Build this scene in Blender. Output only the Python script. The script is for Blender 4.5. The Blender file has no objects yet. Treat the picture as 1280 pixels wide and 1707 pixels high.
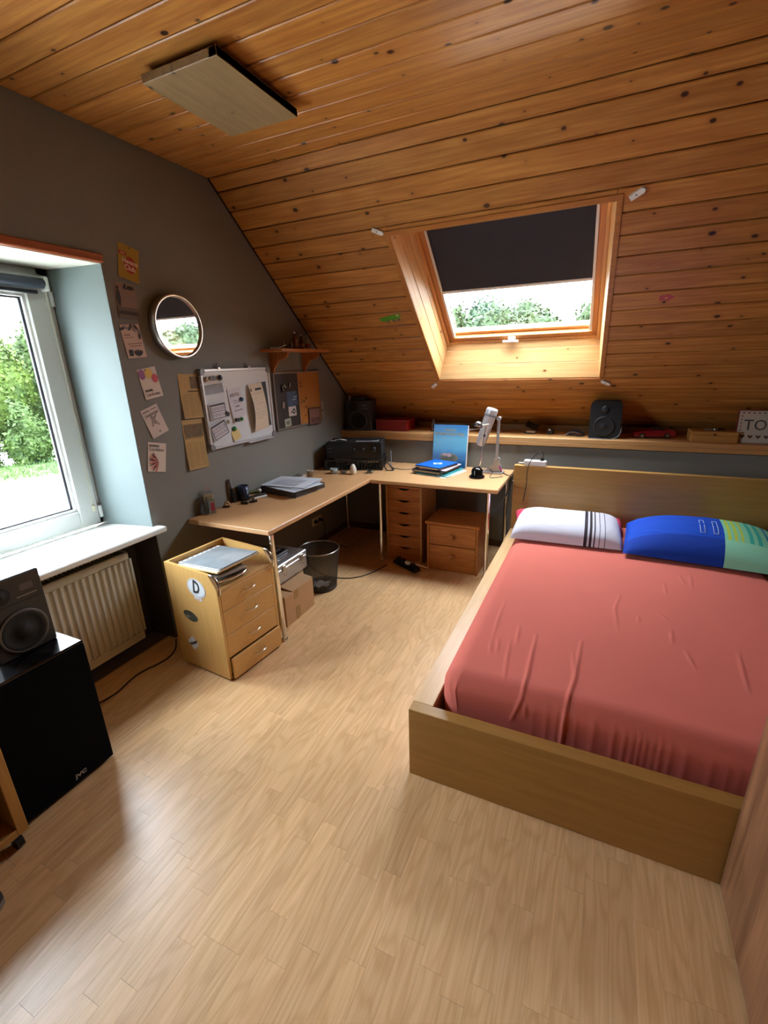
import bpy, math, random
import numpy as np
from mathutils import Matrix, Vector
random.seed(7); np.random.seed(7)
SC = bpy.context.scene
COL = SC.collection
PI = math.pi
# ------------------------------------------------------------------ camera
cam = bpy.data.objects.new('camera', bpy.data.cameras.new('camera')); COL.objects.link(cam)
cam.data.sensor_fit = 'VERTICAL'; cam.data.sensor_height = 24.0
cam.data.lens = 763.81 / 1707.0 * 24.0
cam.data.clip_start = 0.02; cam.data.clip_end = 400
_a, _b, _c = -0.441743, -0.313892, -0.031007          # yaw, pitch, roll
_f = Vector((math.sin(_a)*math.cos(_b), math.cos(_a)*math.cos(_b), math.sin(_b)))
_r = Vector((math.cos(_a), -math.sin(_a), 0)); _u = _r.cross(_f)
_r2 = math.cos(_c)*_r + math.sin(_c)*_u; _u2 = -math.sin(_c)*_r + math.cos(_c)*_u
cam.matrix_world = Matrix(((_r2.x, _u2.x, -_f.x, 2.30), (_r2.y, _u2.y, -_f.y, 0.0), (_r2.z, _u2.z, -_f.z, 1.62), (0, 0, 0, 1)))
SC.camera = cam
# ------------------------------------------------------------------ world: even overcast sky
W = bpy.data.worlds.new('overcast_sky'); SC.world = W; W.use_nodes = True
bg = W.node_tree.nodes['Background']
bg.inputs['Strength'].default_value = 1.0
# standard overcast luminance: (1 + 2 sin(elevation)) / 3 of the zenith value
_nt = W.node_tree; _tc = _nt.nodes.new('ShaderNodeTexCoord'); _sx = _nt.nodes.new('ShaderNodeSeparateXYZ'); _nt.links.new(_tc.outputs['Generated'], _sx.inputs[0])
_m1 = _nt.nodes.new('ShaderNodeMath'); _m1.operation = 'MAXIMUM'; _m1.inputs[1].default_value = 0.0; _nt.links.new(_sx.outputs[2], _m1.inputs[0])
_m2 = _nt.nodes.new('ShaderNodeMath'); _m2.operation = 'MULTIPLY_ADD'; _m2.inputs[1].default_value = 2.0; _m2.inputs[2].default_value = 1.0; _nt.links.new(_m1.outputs[0], _m2.inputs[0])
_vm = _nt.nodes.new('ShaderNodeVectorMath'); _vm.operation = 'SCALE'; _vm.inputs[0].default_value = (0.84, 0.95, 1.05); _nt.links.new(_m2.outputs[0], _vm.inputs['Scale'])
_nt.links.new(_vm.outputs[0], bg.inputs['Color'])
def portal(name, M, sx, sy):
    l = bpy.data.lights.new(name, 'AREA'); l.shape = 'RECTANGLE'; l.size = sx; l.size_y = sy; l.energy = 1
    l.cycles.is_portal = True
    o = bpy.data.objects.new(name, l); COL.objects.link(o); o.matrix_world = M
portal('window_portal', Matrix.Translation((-0.43, 0.94, 1.45)) @ Matrix.Rotation(-PI/2, 4, 'Y'), 1.5, 1.6)
_th = math.atan(0.89)
portal('skylight_portal', Matrix.Translation((1.64, 3.56, 2.18)) @ Matrix.Rotation(-_th, 4, 'X'), 1.2, 1.4)
SC.view_settings.view_transform = 'Standard'; SC.view_settings.look = 'None'
SC.view_settings.gamma = 1.0; SC.view_settings.use_curve_mapping = False
SC.view_settings.exposure = 4.25
SC.cycles.use_denoising = True
SC.cycles.max_bounces = 12; SC.cycles.diffuse_bounces = 7; SC.cycles.transparent_max_bounces = 16
SC.cycles.caustics_reflective = False; SC.cycles.caustics_refractive = False
# ------------------------------------------------------------------ helpers
def hexc(h):
    h = h.lstrip('#'); o = []
    for i in (0, 2, 4):
        c = int(h[i:i+2], 16)/255.0
        o.append(c/12.92 if c <= 0.04045 else ((c+0.055)/1.055)**2.4)
    return (o[0], o[1], o[2], 1.0)
class MB:
    def __init__(s): s.v = []; s.f = []; s.mi = []; s.sm = []
    def add(s, vs, fs, mi=0, smooth=False, M=None):
        b = len(s.v)
        if M is not None: vs = [tuple(M @ Vector(p)) for p in vs]
        s.v += [tuple(p) for p in vs]
        for f in fs: s.f.append(tuple(b+i for i in f)); s.mi.append(mi); s.sm.append(smooth)
        return s
    def box(s, x0, x1, y0, y1, z0, z1, bev=0.0, mi=0, M=None):
        if x0 > x1: x0, x1 = x1, x0
        if y0 > y1: y0, y1 = y1, y0
        if z0 > z1: z0, z1 = z1, z0
        if bev <= 0:
            vs = [(x, y, z) for x in (x0, x1) for y in (y0, y1) for z in (z0, z1)]
            return s.add(vs, [(0,1,3,2),(4,6,7,5),(0,4,5,1),(2,3,7,6),(0,2,6,4),(1,5,7,3)], mi, False, M)
        b = min(bev, (x1-x0)/2.01, (y1-y0)/2.01, (z1-z0)/2.01)
        X = (x0, x1); Y = (y0, y1); Z = (z0, z1); vs = []; ix = {}
        for i in (0, 1):
            for j in (0, 1):
                for k in (0, 1):
                    sx, sy, sz = (1-2*i)*b, (1-2*j)*b, (1-2*k)*b
                    for a, p in enumerate(((X[i], Y[j]+sy, Z[k]+sz), (X[i]+sx, Y[j], Z[k]+sz), (X[i]+sx, Y[j]+sy, Z[k]))):
                        ix[i, j, k, a] = len(vs); vs.append(p)
        fs = []
        for i in (0, 1):
            q = [ix[i, 0, 0, 0], ix[i, 1, 0, 0], ix[i, 1, 1, 0], ix[i, 0, 1, 0]]; fs.append(q if i else q[::-1])
            q = [ix[0, i, 0, 1], ix[0, i, 1, 1], ix[1, i, 1, 1], ix[1, i, 0, 1]]; fs.append(q if i else q[::-1])
            q = [ix[0, 0, i, 2], ix[1, 0, i, 2], ix[1, 1, i, 2], ix[0, 1, i, 2]]; fs.append(q if i else q[::-1])
        for i in (0, 1):
            for j in (0, 1):
                q = [ix[0, i, j, 1], ix[0, i, j, 2], ix[1, i, j, 2], ix[1, i, j, 1]]; fs.append(q if (i ^ j) else q[::-1])
                q = [ix[i, 0, j, 0], ix[i, 0, j, 2], ix[i, 1, j, 2], ix[i, 1, j, 0]]; fs.append(q[::-1] if (i ^ j) else q)
                q = [ix[i, j, 0, 0], ix[i, j, 0, 1], ix[i, j, 1, 1], ix[i, j, 1, 0]]; fs.append(q if (i ^ j) else q[::-1])
                for k in (0, 1):
                    pass
        for i in (0, 1):
            for j in (0, 1):
                for k in (0, 1):
                    q = [ix[i, j, k, 0], ix[i, j, k, 1], ix[i, j, k, 2]]; fs.append(q if (i ^ j ^ k) else q[::-1])
        return s.add(vs, fs, mi, False, M)
    def prism(s, poly, a, b, axis='Z', mi=0, M=None, smooth=False):
        n = len(poly)
        def P(u, v, w): return (u, v, w) if axis == 'Z' else ((w, u, v) if axis == 'X' else (u, w, v))
        vs = [P(u, v, a) for u, v in poly]+[P(u, v, b) for u, v in poly]
        fs = [tuple(range(n))[::-1], tuple(range(n, 2*n))]
        fs += [(i, (i+1) % n, n+(i+1) % n, n+i) for i in range(n)]
        return s.add(vs, fs, mi, smooth, M)
    def lathe(s, prof, n=24, M=None, mi=0, smooth=True, caps=True):
        vs = []; fs = []; m = len(prof)
        for r, z in prof:
            for i in range(n):
                t = 2*PI*i/n; vs.append((r*math.cos(t), r*math.sin(t), z))
        for j in range(m-1):
            for i in range(n):
                k = (i+1) % n; fs.append((j*n+i, j*n+k, (j+1)*n+k, (j+1)*n+i))
        s.add(vs, fs, mi, smooth, M)
        if caps:
            s.add(vs[:n], [tuple(range(n))[::-1]], mi, False, M); s.add(vs[-n:], [tuple(range(n))], mi, False, M)
        return s
    def cyl(s, p, q, r, n=16, r2=None, mi=0, smooth=True):
        p = Vector(p); q = Vector(q); d = q-p; L = d.length
        M = Matrix.Translation(p) @ d.to_track_quat('Z', 'Y').to_matrix().to_4x4()
        return s.lathe([(r, 0), (r if r2 is None else r2, L)], n, M, mi, smooth)
    def tube(s, pts, r, n=8, mi=0, M=None):
        P = [Vector(p) for p in pts]; vs = []; fs = []
        t0 = (P[1]-P[0]).normalized(); up = Vector((0, 0, 1)) if abs(t0.z) < 0.9 else Vector((1, 0, 0))
        nrm = t0.cross(up).normalized()
        for i, p in enumerate(P):
            t = (P[min(i+1, len(P)-1)]-P[max(i-1, 0)]).normalized()
            nrm = (nrm-t*nrm.dot(t)).normalized(); bn = t.cross(nrm)
            rr = r[i] if isinstance(r, (list, tuple)) else r
            for k in range(n):
                a = 2*PI*k/n; vs.append(tuple(p+nrm*(rr*math.cos(a))+bn*(rr*math.sin(a))))
        for i in range(len(P)-1):
            for k in range(n):
                l = (k+1) % n; fs.append((i*n+k, i*n+l, (i+1)*n+l, (i+1)*n+k))
        s.add(vs, fs, mi, True, M)
        s.add(vs[:n], [tuple(range(n))[::-1]], mi, False, M); s.add(vs[-n:], [tuple(range(n))], mi, False, M)
        return s
    def ball(s, c, r, n=16, m=10, mi=0, M=None):
        c = Vector(c); r = r if isinstance(r, (tuple, list)) else (r, r, r); vs = []; fs = []
        for j in range(m+1):
            p = PI*j/m-PI/2
            for i in range(n):
                t = 2*PI*i/n; vs.append((c.x+r[0]*math.cos(p)*math.cos(t), c.y+r[1]*math.cos(p)*math.sin(t), c.z+r[2]*math.sin(p)))
        for j in range(m):
            for i in range(n):
                k = (i+1) % n; fs.append((j*n+i, j*n+k, (j+1)*n+k, (j+1)*n+i))
        return s.add(vs, fs, mi, True, M)
    def quad(s, a, b, c, d, mi=0): return s.add([a, b, c, d], [(0, 1, 2, 3)], mi)
    def mesh(s, name, mats):
        me = bpy.data.meshes.new(name); me.from_pydata(s.v, [], s.f)
        mats = mats if isinstance(mats, (list, tuple)) else [mats]
        for m in mats: me.materials.append(m)
        me.polygons.foreach_set('material_index', s.mi); me.polygons.foreach_set('use_smooth', s.sm)
        me.validate(); me.update(); return me
    def build(s, name, mats, parent=None, loc=None, rot=None, M=None, label=None):
        o = bpy.data.objects.new(name, s.mesh(name, mats)); COL.objects.link(o)
        if parent is not None: o.parent = parent
        if loc is not None: o.location = loc
        if rot is not None: o.rotation_euler = rot
        if M is not None: o.matrix_basis = M
        if label: o['label'] = label
        return o
def spline(pts, n=8):
    P = [Vector(p) for p in pts]; P = [2*P[0]-P[1]]+P+[2*P[-1]-P[-2]]; out = []
    for i in range(1, len(P)-2):
        a, b, c, d = P[i-1], P[i], P[i+1], P[i+2]
        for k in range(n):
            t = k/n
            out.append(tuple(0.5*((2*b)+(c-a)*t+(2*a-5*b+4*c-d)*t*t+(3*b-a-3*c+d)*t**3)))
    out.append(tuple(P[-2])); return out
def tag(o, label=None, cat=None, group=None, kind=None):
    if label: o['label'] = label
    if cat: o['category'] = cat
    if group: o['group'] = group
    if kind: o['kind'] = kind
    return o
def thing(name, label, cat, loc=(0, 0, 0), rotz=0.0, group=None, roll=0.0, rx=0.0):
    o = bpy.data.objects.new(name, None); COL.objects.link(o); o.empty_display_size = 0.05
    o.location = loc; o.rotation_euler = (rx, roll, rotz); return tag(o, label, cat, group)
def struct_empty(name):
    o = bpy.data.objects.new(name, None); COL.objects.link(o); o['kind'] = 'structure'; return o
def struct(name, mb, mat, M=None, loc=None):
    o = mb.build(name, mat, None, loc=loc, M=M); o['kind'] = 'structure'; return o
def text_mb(txt, size, depth=0.0006, align='CENTER', shear=0.0, sx=1.0, bold=0.0):
    """letters in the local xz plane, facing -y, as a thin mesh"""
    cu = bpy.data.curves.new('letters', 'FONT'); cu.body = txt; cu.size = size; cu.align_x = align; cu.align_y = 'CENTER'
    cu.shear = shear; cu.resolution_u = 2; cu.extrude = depth; cu.offset = bold
    ob = bpy.data.objects.new('letters', cu); me = bpy.data.meshes.new_from_object(ob)
    mb = MB(); mb.add([(v.co.x*sx, -v.co.z, v.co.y) for v in me.vertices], [tuple(p.vertices) for p in me.polygons])
    bpy.data.objects.remove(ob); bpy.data.curves.remove(cu); bpy.data.meshes.remove(me); return mb
# ------------------------------------------------------------------ materials
MATS = {}
def newmat(name):
    m = bpy.data.materials.new(name); m.use_nodes = True; nt = m.node_tree
    return m, nt, nt.nodes['Principled BSDF']
def mat(name, col, rough=0.5, metal=0.0, spec=0.5, noise=0.0, nscale=30.0, bump=0.0, bscale=200.0, coat=0.0):
    if name in MATS: return MATS[name]
    m, nt, b = newmat(name); c = hexc(col) if isinstance(col, str) else col
    b.inputs['Base Color'].default_value = c; b.inputs['Roughness'].default_value = rough
    b.inputs['Metallic'].default_value = metal; b.inputs['Specular IOR Level'].default_value = spec
    b.inputs['Coat Weight'].default_value = coat
    tc = nt.nodes.new('ShaderNodeTexCoord')
    if noise > 0:
        n = nt.nodes.new('ShaderNodeTexNoise'); n.inputs['Scale'].default_value = nscale; n.inputs['Detail'].default_value = 5
        nt.links.new(tc.outputs['Object'], n.inputs['Vector'])
        mx = nt.nodes.new('ShaderNodeMix'); mx.data_type = 'RGBA'
        nt.links.new(n.outputs['Fac'], mx.inputs['Factor'])
        mx.inputs[6].default_value = tuple(x*(1-noise) for x in c[:3])+(1,); mx.inputs[7].default_value = tuple(min(1, x*(1+noise)) for x in c[:3])+(1,)
        nt.links.new(mx.outputs[2], b.inputs['Base Color'])
    if bump > 0:
        n = nt.nodes.new('ShaderNodeTexNoise'); n.inputs['Scale'].default_value = bscale; n.inputs['Detail'].default_value = 4
        nt.links.new(tc.outputs['Object'], n.inputs['Vector'])
        bp = nt.nodes.new('ShaderNodeBump'); bp.inputs['Strength'].default_value = bump; bp.inputs['Distance'].default_value = 0.002
        nt.links.new(n.outputs['Fac'], bp.inputs['Height']); nt.links.new(bp.outputs['Normal'], b.inputs['Normal'])
    MATS[name] = m; return m
def node_math(nt, op, a, b=None):
    n = nt.nodes.new('ShaderNodeMath'); n.operation = op
    for i, v in enumerate((a, b)):
        if v is None: continue
        if isinstance(v, (int, float)): n.inputs[i].default_value = v
        else: nt.links.new(v, n.inputs[i])
    return n.outputs[0]
def ramp(nt, fac, stops, interp='LINEAR'):
    r = nt.nodes.new('ShaderNodeValToRGB'); r.color_ramp.interpolation = interp
    e = r.color_ramp.elements
    while len(e) < len(stops): e.new(0.5)
    for i, (p, c) in enumerate(stops): e[i].position = p; e[i].color = c if not isinstance(c, str) else hexc(c)
    nt.links.new(fac, r.inputs['Fac']); return r.outputs['Color']
def mixc(nt, fac, a, b, blend='MIX'):
    m = nt.nodes.new('ShaderNodeMix'); m.data_type = 'RGBA'; m.blend_type = blend
    for i, v in ((0, fac), (6, a), (7, b)):
        if isinstance(v, (int, float)): m.inputs[i].default_value = v
        elif isinstance(v, tuple): m.inputs[i].default_value = v
        elif isinstance(v, str): m.inputs[i].default_value = hexc(v)
        else: nt.links.new(v, m.inputs[i])
    return m.outputs[2]
def wood(name, light, dark, axis='X', along=0.5, across=10.0, lines=22.0, line_amt=0.35, rough=0.4, knots=None, tone=0.0, bump=0.12, coat=0.0, contour=(0.5, 3.2), sharp=1.6, spread=(0.30, 0.68)):
    """grained wood: stretched noise, contour lines for the growth rings, optional knots; per-object offset and tone"""
    m, nt, b = newmat(name); L = nt.links
    tc = nt.nodes.new('ShaderNodeTexCoord'); oi = nt.nodes.new('ShaderNodeObjectInfo')
    off = nt.nodes.new('ShaderNodeVectorMath'); off.operation = 'SCALE'; off.inputs[0].default_value = (37.3, 61.7, 23.1); L.new(oi.outputs['Random'], off.inputs['Scale'])
    ad = nt.nodes.new('ShaderNodeVectorMath'); ad.operation = 'ADD'; L.new(tc.outputs['Object'], ad.inputs[0]); L.new(off.outputs[0], ad.inputs[1])
    def mapped(al, ac):
        s = {'X': (al, ac, ac), 'Y': (ac, al, ac), 'Z': (ac, ac, al)}[axis]
        v = nt.nodes.new('ShaderNodeVectorMath'); v.operation = 'MULTIPLY'; L.new(ad.outputs[0], v.inputs[0]); v.inputs[1].default_value = s; return v.outputs[0]
    n1 = nt.nodes.new('ShaderNodeTexNoise'); n1.inputs['Scale'].default_value = 6; n1.inputs['Detail'].default_value = 6; n1.inputs['Roughness'].default_value = 0.65; L.new(mapped(along, across), n1.inputs['Vector'])
    n2 = nt.nodes.new('ShaderNodeTexNoise'); n2.inputs['Scale'].default_value = 2.2; n2.inputs['Detail'].default_value = 1.5; L.new(mapped(*contour), n2.inputs['Vector'])
    ring = node_math(nt, 'SINE', node_math(nt, 'MULTIPLY', n2.outputs['Fac'], lines*6.28))
    ring = node_math(nt, 'MULTIPLY', node_math(nt, 'POWER', node_math(nt, 'MULTIPLY', node_math(nt, 'ADD', ring, 1.0), 0.5), sharp), line_amt)
    base = ramp(nt, n1.outputs['Fac'], [(spread[0], dark), (spread[1], light)])
    col = mixc(nt, ring, base, dark)
    if tone > 0:
        k = node_math(nt, 'ADD', node_math(nt, 'MULTIPLY', oi.outputs['Random'], 2*tone), 1-tone)
        cmb = nt.nodes.new('ShaderNodeCombineColor'); [L.new(k, cmb.inputs[i]) for i in range(3)]
        col = mixc(nt, 1.0, col, cmb.outputs[0], 'MULTIPLY')
    if knots:
        kc, kal, kac, ksz = knots
        vo = nt.nodes.new('ShaderNodeTexVoronoi'); vo.voronoi_dimensions = '2D'; vo.inputs['Scale'].default_value = 1.0; vo.inputs['Randomness'].default_value = 1.0
        kv = mapped(kal, kac)
        wb = nt.nodes.new('ShaderNodeTexNoise'); wb.inputs['Scale'].default_value = 5.0; L.new(kv, wb.inputs['Vector'])
        L.new(kv, vo.inputs['Vector'])
        sp = nt.nodes.new('ShaderNodeSeparateColor'); L.new(vo.outputs['Color'], sp.inputs[0])
        rad = node_math(nt, 'MULTIPLY', node_math(nt, 'MAXIMUM', node_math(nt, 'SUBTRACT', sp.outputs[0], 0.25), 0.0), ksz)
        d = node_math(nt, 'SUBTRACT', node_math(nt, 'ADD', vo.outputs['Distance'], node_math(nt, 'MULTIPLY', wb.outputs['Fac'], 0.02)), rad)
        core = nt.nodes.new('ShaderNodeMapRange'); L.new(d, core.inputs['Value']); core.inputs['From Min'].default_value = 0.0; core.inputs['From Max'].default_value = 0.035; core.inputs['To Min'].default_value = 1; core.inputs['To Max'].default_value = 0
        halo = nt.nodes.new('ShaderNodeMapRange'); L.new(d, halo.inputs['Value']); halo.inputs['From Min'].default_value = 0.0; halo.inputs['From Max'].default_value = 0.16; halo.inputs['To Min'].default_value = 0.5; halo.inputs['To Max'].default_value = 0
        on = node_math(nt, 'GREATER_THAN', sp.outputs[0], 0.25)
        col = mixc(nt, node_math(nt, 'MULTIPLY', halo.outputs[0], on), col, dark)
        col = mixc(nt, node_math(nt, 'MULTIPLY', core.outputs[0], on), col, kc)
    L.new(col, b.inputs['Base Color']); b.inputs['Roughness'].default_value = rough; b.inputs['Coat Weight'].default_value = coat; b.inputs['Coat Roughness'].default_value = 0.3
    if bump > 0:
        bp = nt.nodes.new('ShaderNodeBump'); bp.inputs['Strength'].default_value = bump; bp.inputs['Distance'].default_value = 0.001
        L.new(n1.outputs['Fac'], bp.inputs['Height']); L.new(bp.outputs['Normal'], b.inputs['Normal'])
    MATS[name] = m; return m
def glassmat(name, tint=(1, 1, 1, 1), refl=1.0):
    m = bpy.data.materials.new(name); m.use_nodes = True; nt = m.node_tree; nt.nodes.remove(nt.nodes['Principled BSDF'])
    out = nt.nodes['Material Output']; t = nt.nodes.new('ShaderNodeBsdfTransparent'); t.inputs['Color'].default_value = tint
    g = nt.nodes.new('ShaderNodeBsdfGlossy'); g.inputs['Roughness'].default_value = 0.02
    ge = nt.nodes.new('ShaderNodeNewGeometry'); dp = nt.nodes.new('ShaderNodeVectorMath'); dp.operation = 'DOT_PRODUCT'
    nt.links.new(ge.outputs['Incoming'], dp.inputs[0]); nt.links.new(ge.outputs['Normal'], dp.inputs[1])
    k = node_math(nt, 'POWER', node_math(nt, 'SUBTRACT', 1.0, node_math(nt, 'ABSOLUTE', dp.outputs['Value'])), 5.0)      # Schlick, same from both faces
    fr = node_math(nt, 'ADD', node_math(nt, 'MULTIPLY', k, 0.9), 0.04)
    mx = nt.nodes.new('ShaderNodeMixShader'); nt.links.new(node_math(nt, 'MULTIPLY', fr, refl), mx.inputs[0])
    nt.links.new(t.outputs[0], mx.inputs[1]); nt.links.new(g.outputs[0], mx.inputs[2]); nt.links.new(mx.outputs[0], out.inputs['Surface']); return m
def screenmat(name, col, solid, rough=0.4, metal=0.6):
    m, nt, b = newmat(name); b.inputs['Base Color'].default_value = hexc(col); b.inputs['Roughness'].default_value = rough; b.inputs['Metallic'].default_value = metal
    b.inputs['Alpha'].default_value = solid; return m
# timber and board
PINE = wood('pine_board', '#cb9048', '#9a5d26', 'X', 0.35, 8, 9, 0.40, 0.36, knots=('#34190a', 4.6, 6.4, 0.095), tone=0.12, contour=(0.35, 3.0))
PINE_B = wood('pine_backing', '#4f3014', '#3a220e', 'X', 0.5, 9, 9, 0.3, 0.6)
PINE_L = wood('pine_lining', '#e8bd84', '#d6a468', 'X', 0.35, 9, 8, 0.25, 0.38, knots=('#6b3c16', 3.0, 5.0, 0.06), tone=0.06)
PINE_T = wood('pine_trim', '#b87936', '#9c6128', 'X', 0.4, 12, 8, 0.2, 0.4)
PINE_D = wood('pine_chest', '#b87231', '#90501c', 'X', 0.5, 9, 9, 0.4, 0.4, knots=('#4a240c', 5.0, 7.0, 0.09))
PINE_S = wood('pine_shelf', '#c27c39', '#a9652a', 'Y', 0.5, 9, 8, 0.3, 0.45)
LAM = wood('laminate_beech', '#dcb688', '#bb8f5d', 'Y', 0.4, 18, 10, 0.42, 0.33, tone=0.07, bump=0.03, contour=(0.75, 4.2), coat=0.22, sharp=2.6, spread=(0.12, 0.62))
LAM_B = mat('laminate_base', '#6b5138', 0.6)
BEECH = wood('beech_desk', '#cda072', '#bf8f60', 'Y', 0.6, 22, 6, 0.15, 0.38, bump=0.04)
BEECH_X = wood('beech_desk_crosswise', '#cfa374', '#c29363', 'X', 0.6, 22, 6, 0.15, 0.38, bump=0.04)
BEECH_E = wood('beech_edge', '#c0905e', '#ad7d4c', 'X', 0.6, 14, 6, 0.15, 0.4, bump=0.03)
BED = wood('bed_veneer', '#b58a4b', '#a37a3d', 'X', 0.45, 7, 5, 0.25, 0.36, bump=0.03)
BED_Y = wood('bed_veneer_lengthwise', '#d9b687', '#caa472', 'Y', 0.45, 7, 5, 0.25, 0.36, bump=0.03)
CAB = wood('cabinet_beech', '#d3a866', '#c49856', 'Z', 0.7, 20, 5, 0.12, 0.4, bump=0.03)
CAB_Y = wood('drawer_beech', '#d0a466', '#c29656', 'Y', 0.7, 20, 5, 0.12, 0.4, bump=0.03)
WALN = wood('wardrobe_walnut', '#a2724f', '#67432d', 'Z', 0.25, 5, 4, 0.35, 0.42, contour=(0.12, 2.4), bump=0.04)
PLY = wood('hatch_board', '#957a54', '#7c6443', 'Y', 0.5, 7, 7, 0.35, 0.5, knots=('#3d2a1a', 5.0, 4.5, 0.09))
TRIMR = wood('window_trim_wood', '#a6592b', '#8a4320', 'Y', 0.5, 12, 6, 0.25, 0.4)
BOXW = wood('box_wood', '#b98a48', '#a87a3c', 'X', 0.6, 12, 5, 0.2, 0.5)
# paints and others
GREY = mat('grey_wall_paint', '#78766f', 0.75, noise=0.05, nscale=3, bump=0.25, bscale=260)
GREYL = mat('grey_wall_paint_smooth', '#7c7c78', 0.45, noise=0.06, nscale=8, bump=0.3, bscale=60)
DARKW = mat('niche_dark_grey', '#4a4540', 0.8, noise=0.05, nscale=5)  # niche back and sides, coloured darker than the wall
PLASTER = mat('rear_wall_paint', '#5d5851', 0.8, noise=0.03, nscale=4)
REVEAL = mat('reveal_pale_paint', '#6f7b7b', 0.7, noise=0.04, nscale=6, bump=0.2, bscale=150)
SOFFIT = mat('soffit_white_paint', '#cfd0c2', 0.7)
WPVC = mat('window_white_plastic', '#cfd3ce', 0.35)
SILL = mat('sill_white', '#e4e6e2', 0.3)
GASK = mat('gasket_dark', '#3a3a40', 0.6)
BLIND = mat('blind_dark_fabric', '#2b2830', 0.85, noise=0.05, nscale=300)
BLIND2 = mat('blind_slate_fabric', '#3d4652', 0.7)
CHROME = mat('chrome', '#e6e6e6', 0.08, 1.0)
STEEL = mat('brushed_steel', '#b9b8b4', 0.3, 1.0)
ALU = mat('aluminium', '#c3c4c6', 0.38, 0.85)
SILVER = mat('silver_plastic', '#bcbcbd', 0.35, 0.35)
BLACK = mat('black_plastic', '#131315', 0.35)
BLACKM = mat('black_matte', '#0d0d0f', 0.75)
CLOTHB = mat('black_speaker_cloth', '#08080a', 0.95, spec=0.1)
SPKG = mat('speaker_charcoal', '#35332f', 0.55, noise=0.06, nscale=80)
CONE = mat('speaker_cone', '#1b1b1a', 0.7)
GREYP = mat('mid_grey_plastic', '#77767a', 0.45)
WHITE = mat('white_plastic', '#e2e1dc', 0.4)
PAPER = mat('white_paper', '#dcd6cf', 0.75)
PAPERP = mat('pale_pink_paper', '#c9aea0', 0.75)
NEWS = mat('yellowed_newsprint', '#b08f5c', 0.85, noise=0.15, nscale=40)
INK = mat('ink_dark', '#2c2a2c', 0.7)
INKG = mat('ink_grey', '#7d7673', 0.7)
YELL = mat('flyer_yellow', '#a17d18', 0.6, noise=0.12, nscale=40)
RED = mat('print_red', '#9b2318', 0.6)
CREAM = mat('radiator_cream', '#cdc7b6', 0.4)
SHEET = mat('sheet_coral_red', '#cf6e60', 0.9, spec=0.2, noise=0.05, nscale=5, bump=0.15, bscale=900)
GLASS = glassmat('window_glass'); CLEAR = glassmat('clear_plastic', (0.86, 0.9, 0.92, 1), 1.6); CUPG = glassmat('tealight_glass', (0.82, 0.86, 0.88, 1), 2.0)
MIRROR = mat('mirror_silver', '#f2f2f2', 0.02, 1.0)
CARD = mat('cardboard', '#b08a63', 0.85, noise=0.06, nscale=20)
TAPE = mat('brown_tape', '#94703f', 0.35)
MESHM = screenmat('wire_mesh_dark', '#55524f', 0.62)
DBLUE = mat('dark_blue_plastic', '#1c2f4c', 0.3)
# ================================================================== structure
# --- floor of laminate strips
fl = struct('floor', MB().box(-0.45, 4.3, -2.6, 4.8, -0.12, -0.008), LAM_B)
SW = 0.0687; _cache = {}
def strip_mesh(L):
    L = round(L/0.02)*0.02
    if L not in _cache:
        w = SW/2-0.00012; l = L/2-0.00015; c = 0.0002
        vs = [(-w, -l, -0.008), (w, -l, -0.008), (w, l, -0.008), (-w, l, -0.008), (-w, -l, -c), (w, -l, -c), (w, l, -c), (-w, l, -c), (-w+c, -l+c, 0), (w-c, -l+c, 0), (w-c, l-c, 0), (-w+c, l-c, 0)]
        fs = [(8, 9, 10, 11)]+[(i, (i+1) % 4, 4+(i+1) % 4, 4+i) for i in range(4)]+[(4+i, 4+(i+1) % 4, 8+(i+1) % 4, 8+i) for i in range(4)]
        _cache[L] = MB().add(vs, fs).mesh('plank', LAM)
    return _cache[L], L
rest = MB(); cand = []
x = 0.968-SW*15+SW/2; ci = 0
while x < 4.2:
    y = -2.5-random.random()*0.4
    while y < 3.95:
        L = round(random.choice((0.26, 0.32, 0.36, 0.40, 0.44, 0.50))/0.02)*0.02
        yc = y+L/2
        hid = (x > 1.80 and yc-L/2 > 1.42) or yc+L/2 < 0.28 or (x > 2.86) or (x < 0.40 and yc < 1.9) or (x < 0.30)
        vis = not hid and (x-2.3)*0.9063+0 < 9
        # left frame edge of the view on the floor
        if x < 2.3-1.55*max(yc+L/2, 0.01)-0.25: vis = False
        cand.append((vis, x, yc, L)); y += L
    x += SW
good = sorted([c for c in cand if c[0]], key=lambda c: (c[1]-2.3)**2+c[2]**2)
solo = set(good[:298])
for c in cand:
    if c in solo:
        me, L = strip_mesh(c[3]); o = bpy.data.objects.new('plank', me); COL.objects.link(o); o.parent = fl; o.location = (c[1], c[2], 0)
    else:
        w = SW/2-0.00025; l = c[3]/2-0.0003
        rest.box(c[1]-w, c[1]+w, c[2]-l, c[2]+l, -0.008, 0)
o = rest.build('planks', LAM, fl); o['kind'] = 'stuff'
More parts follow.
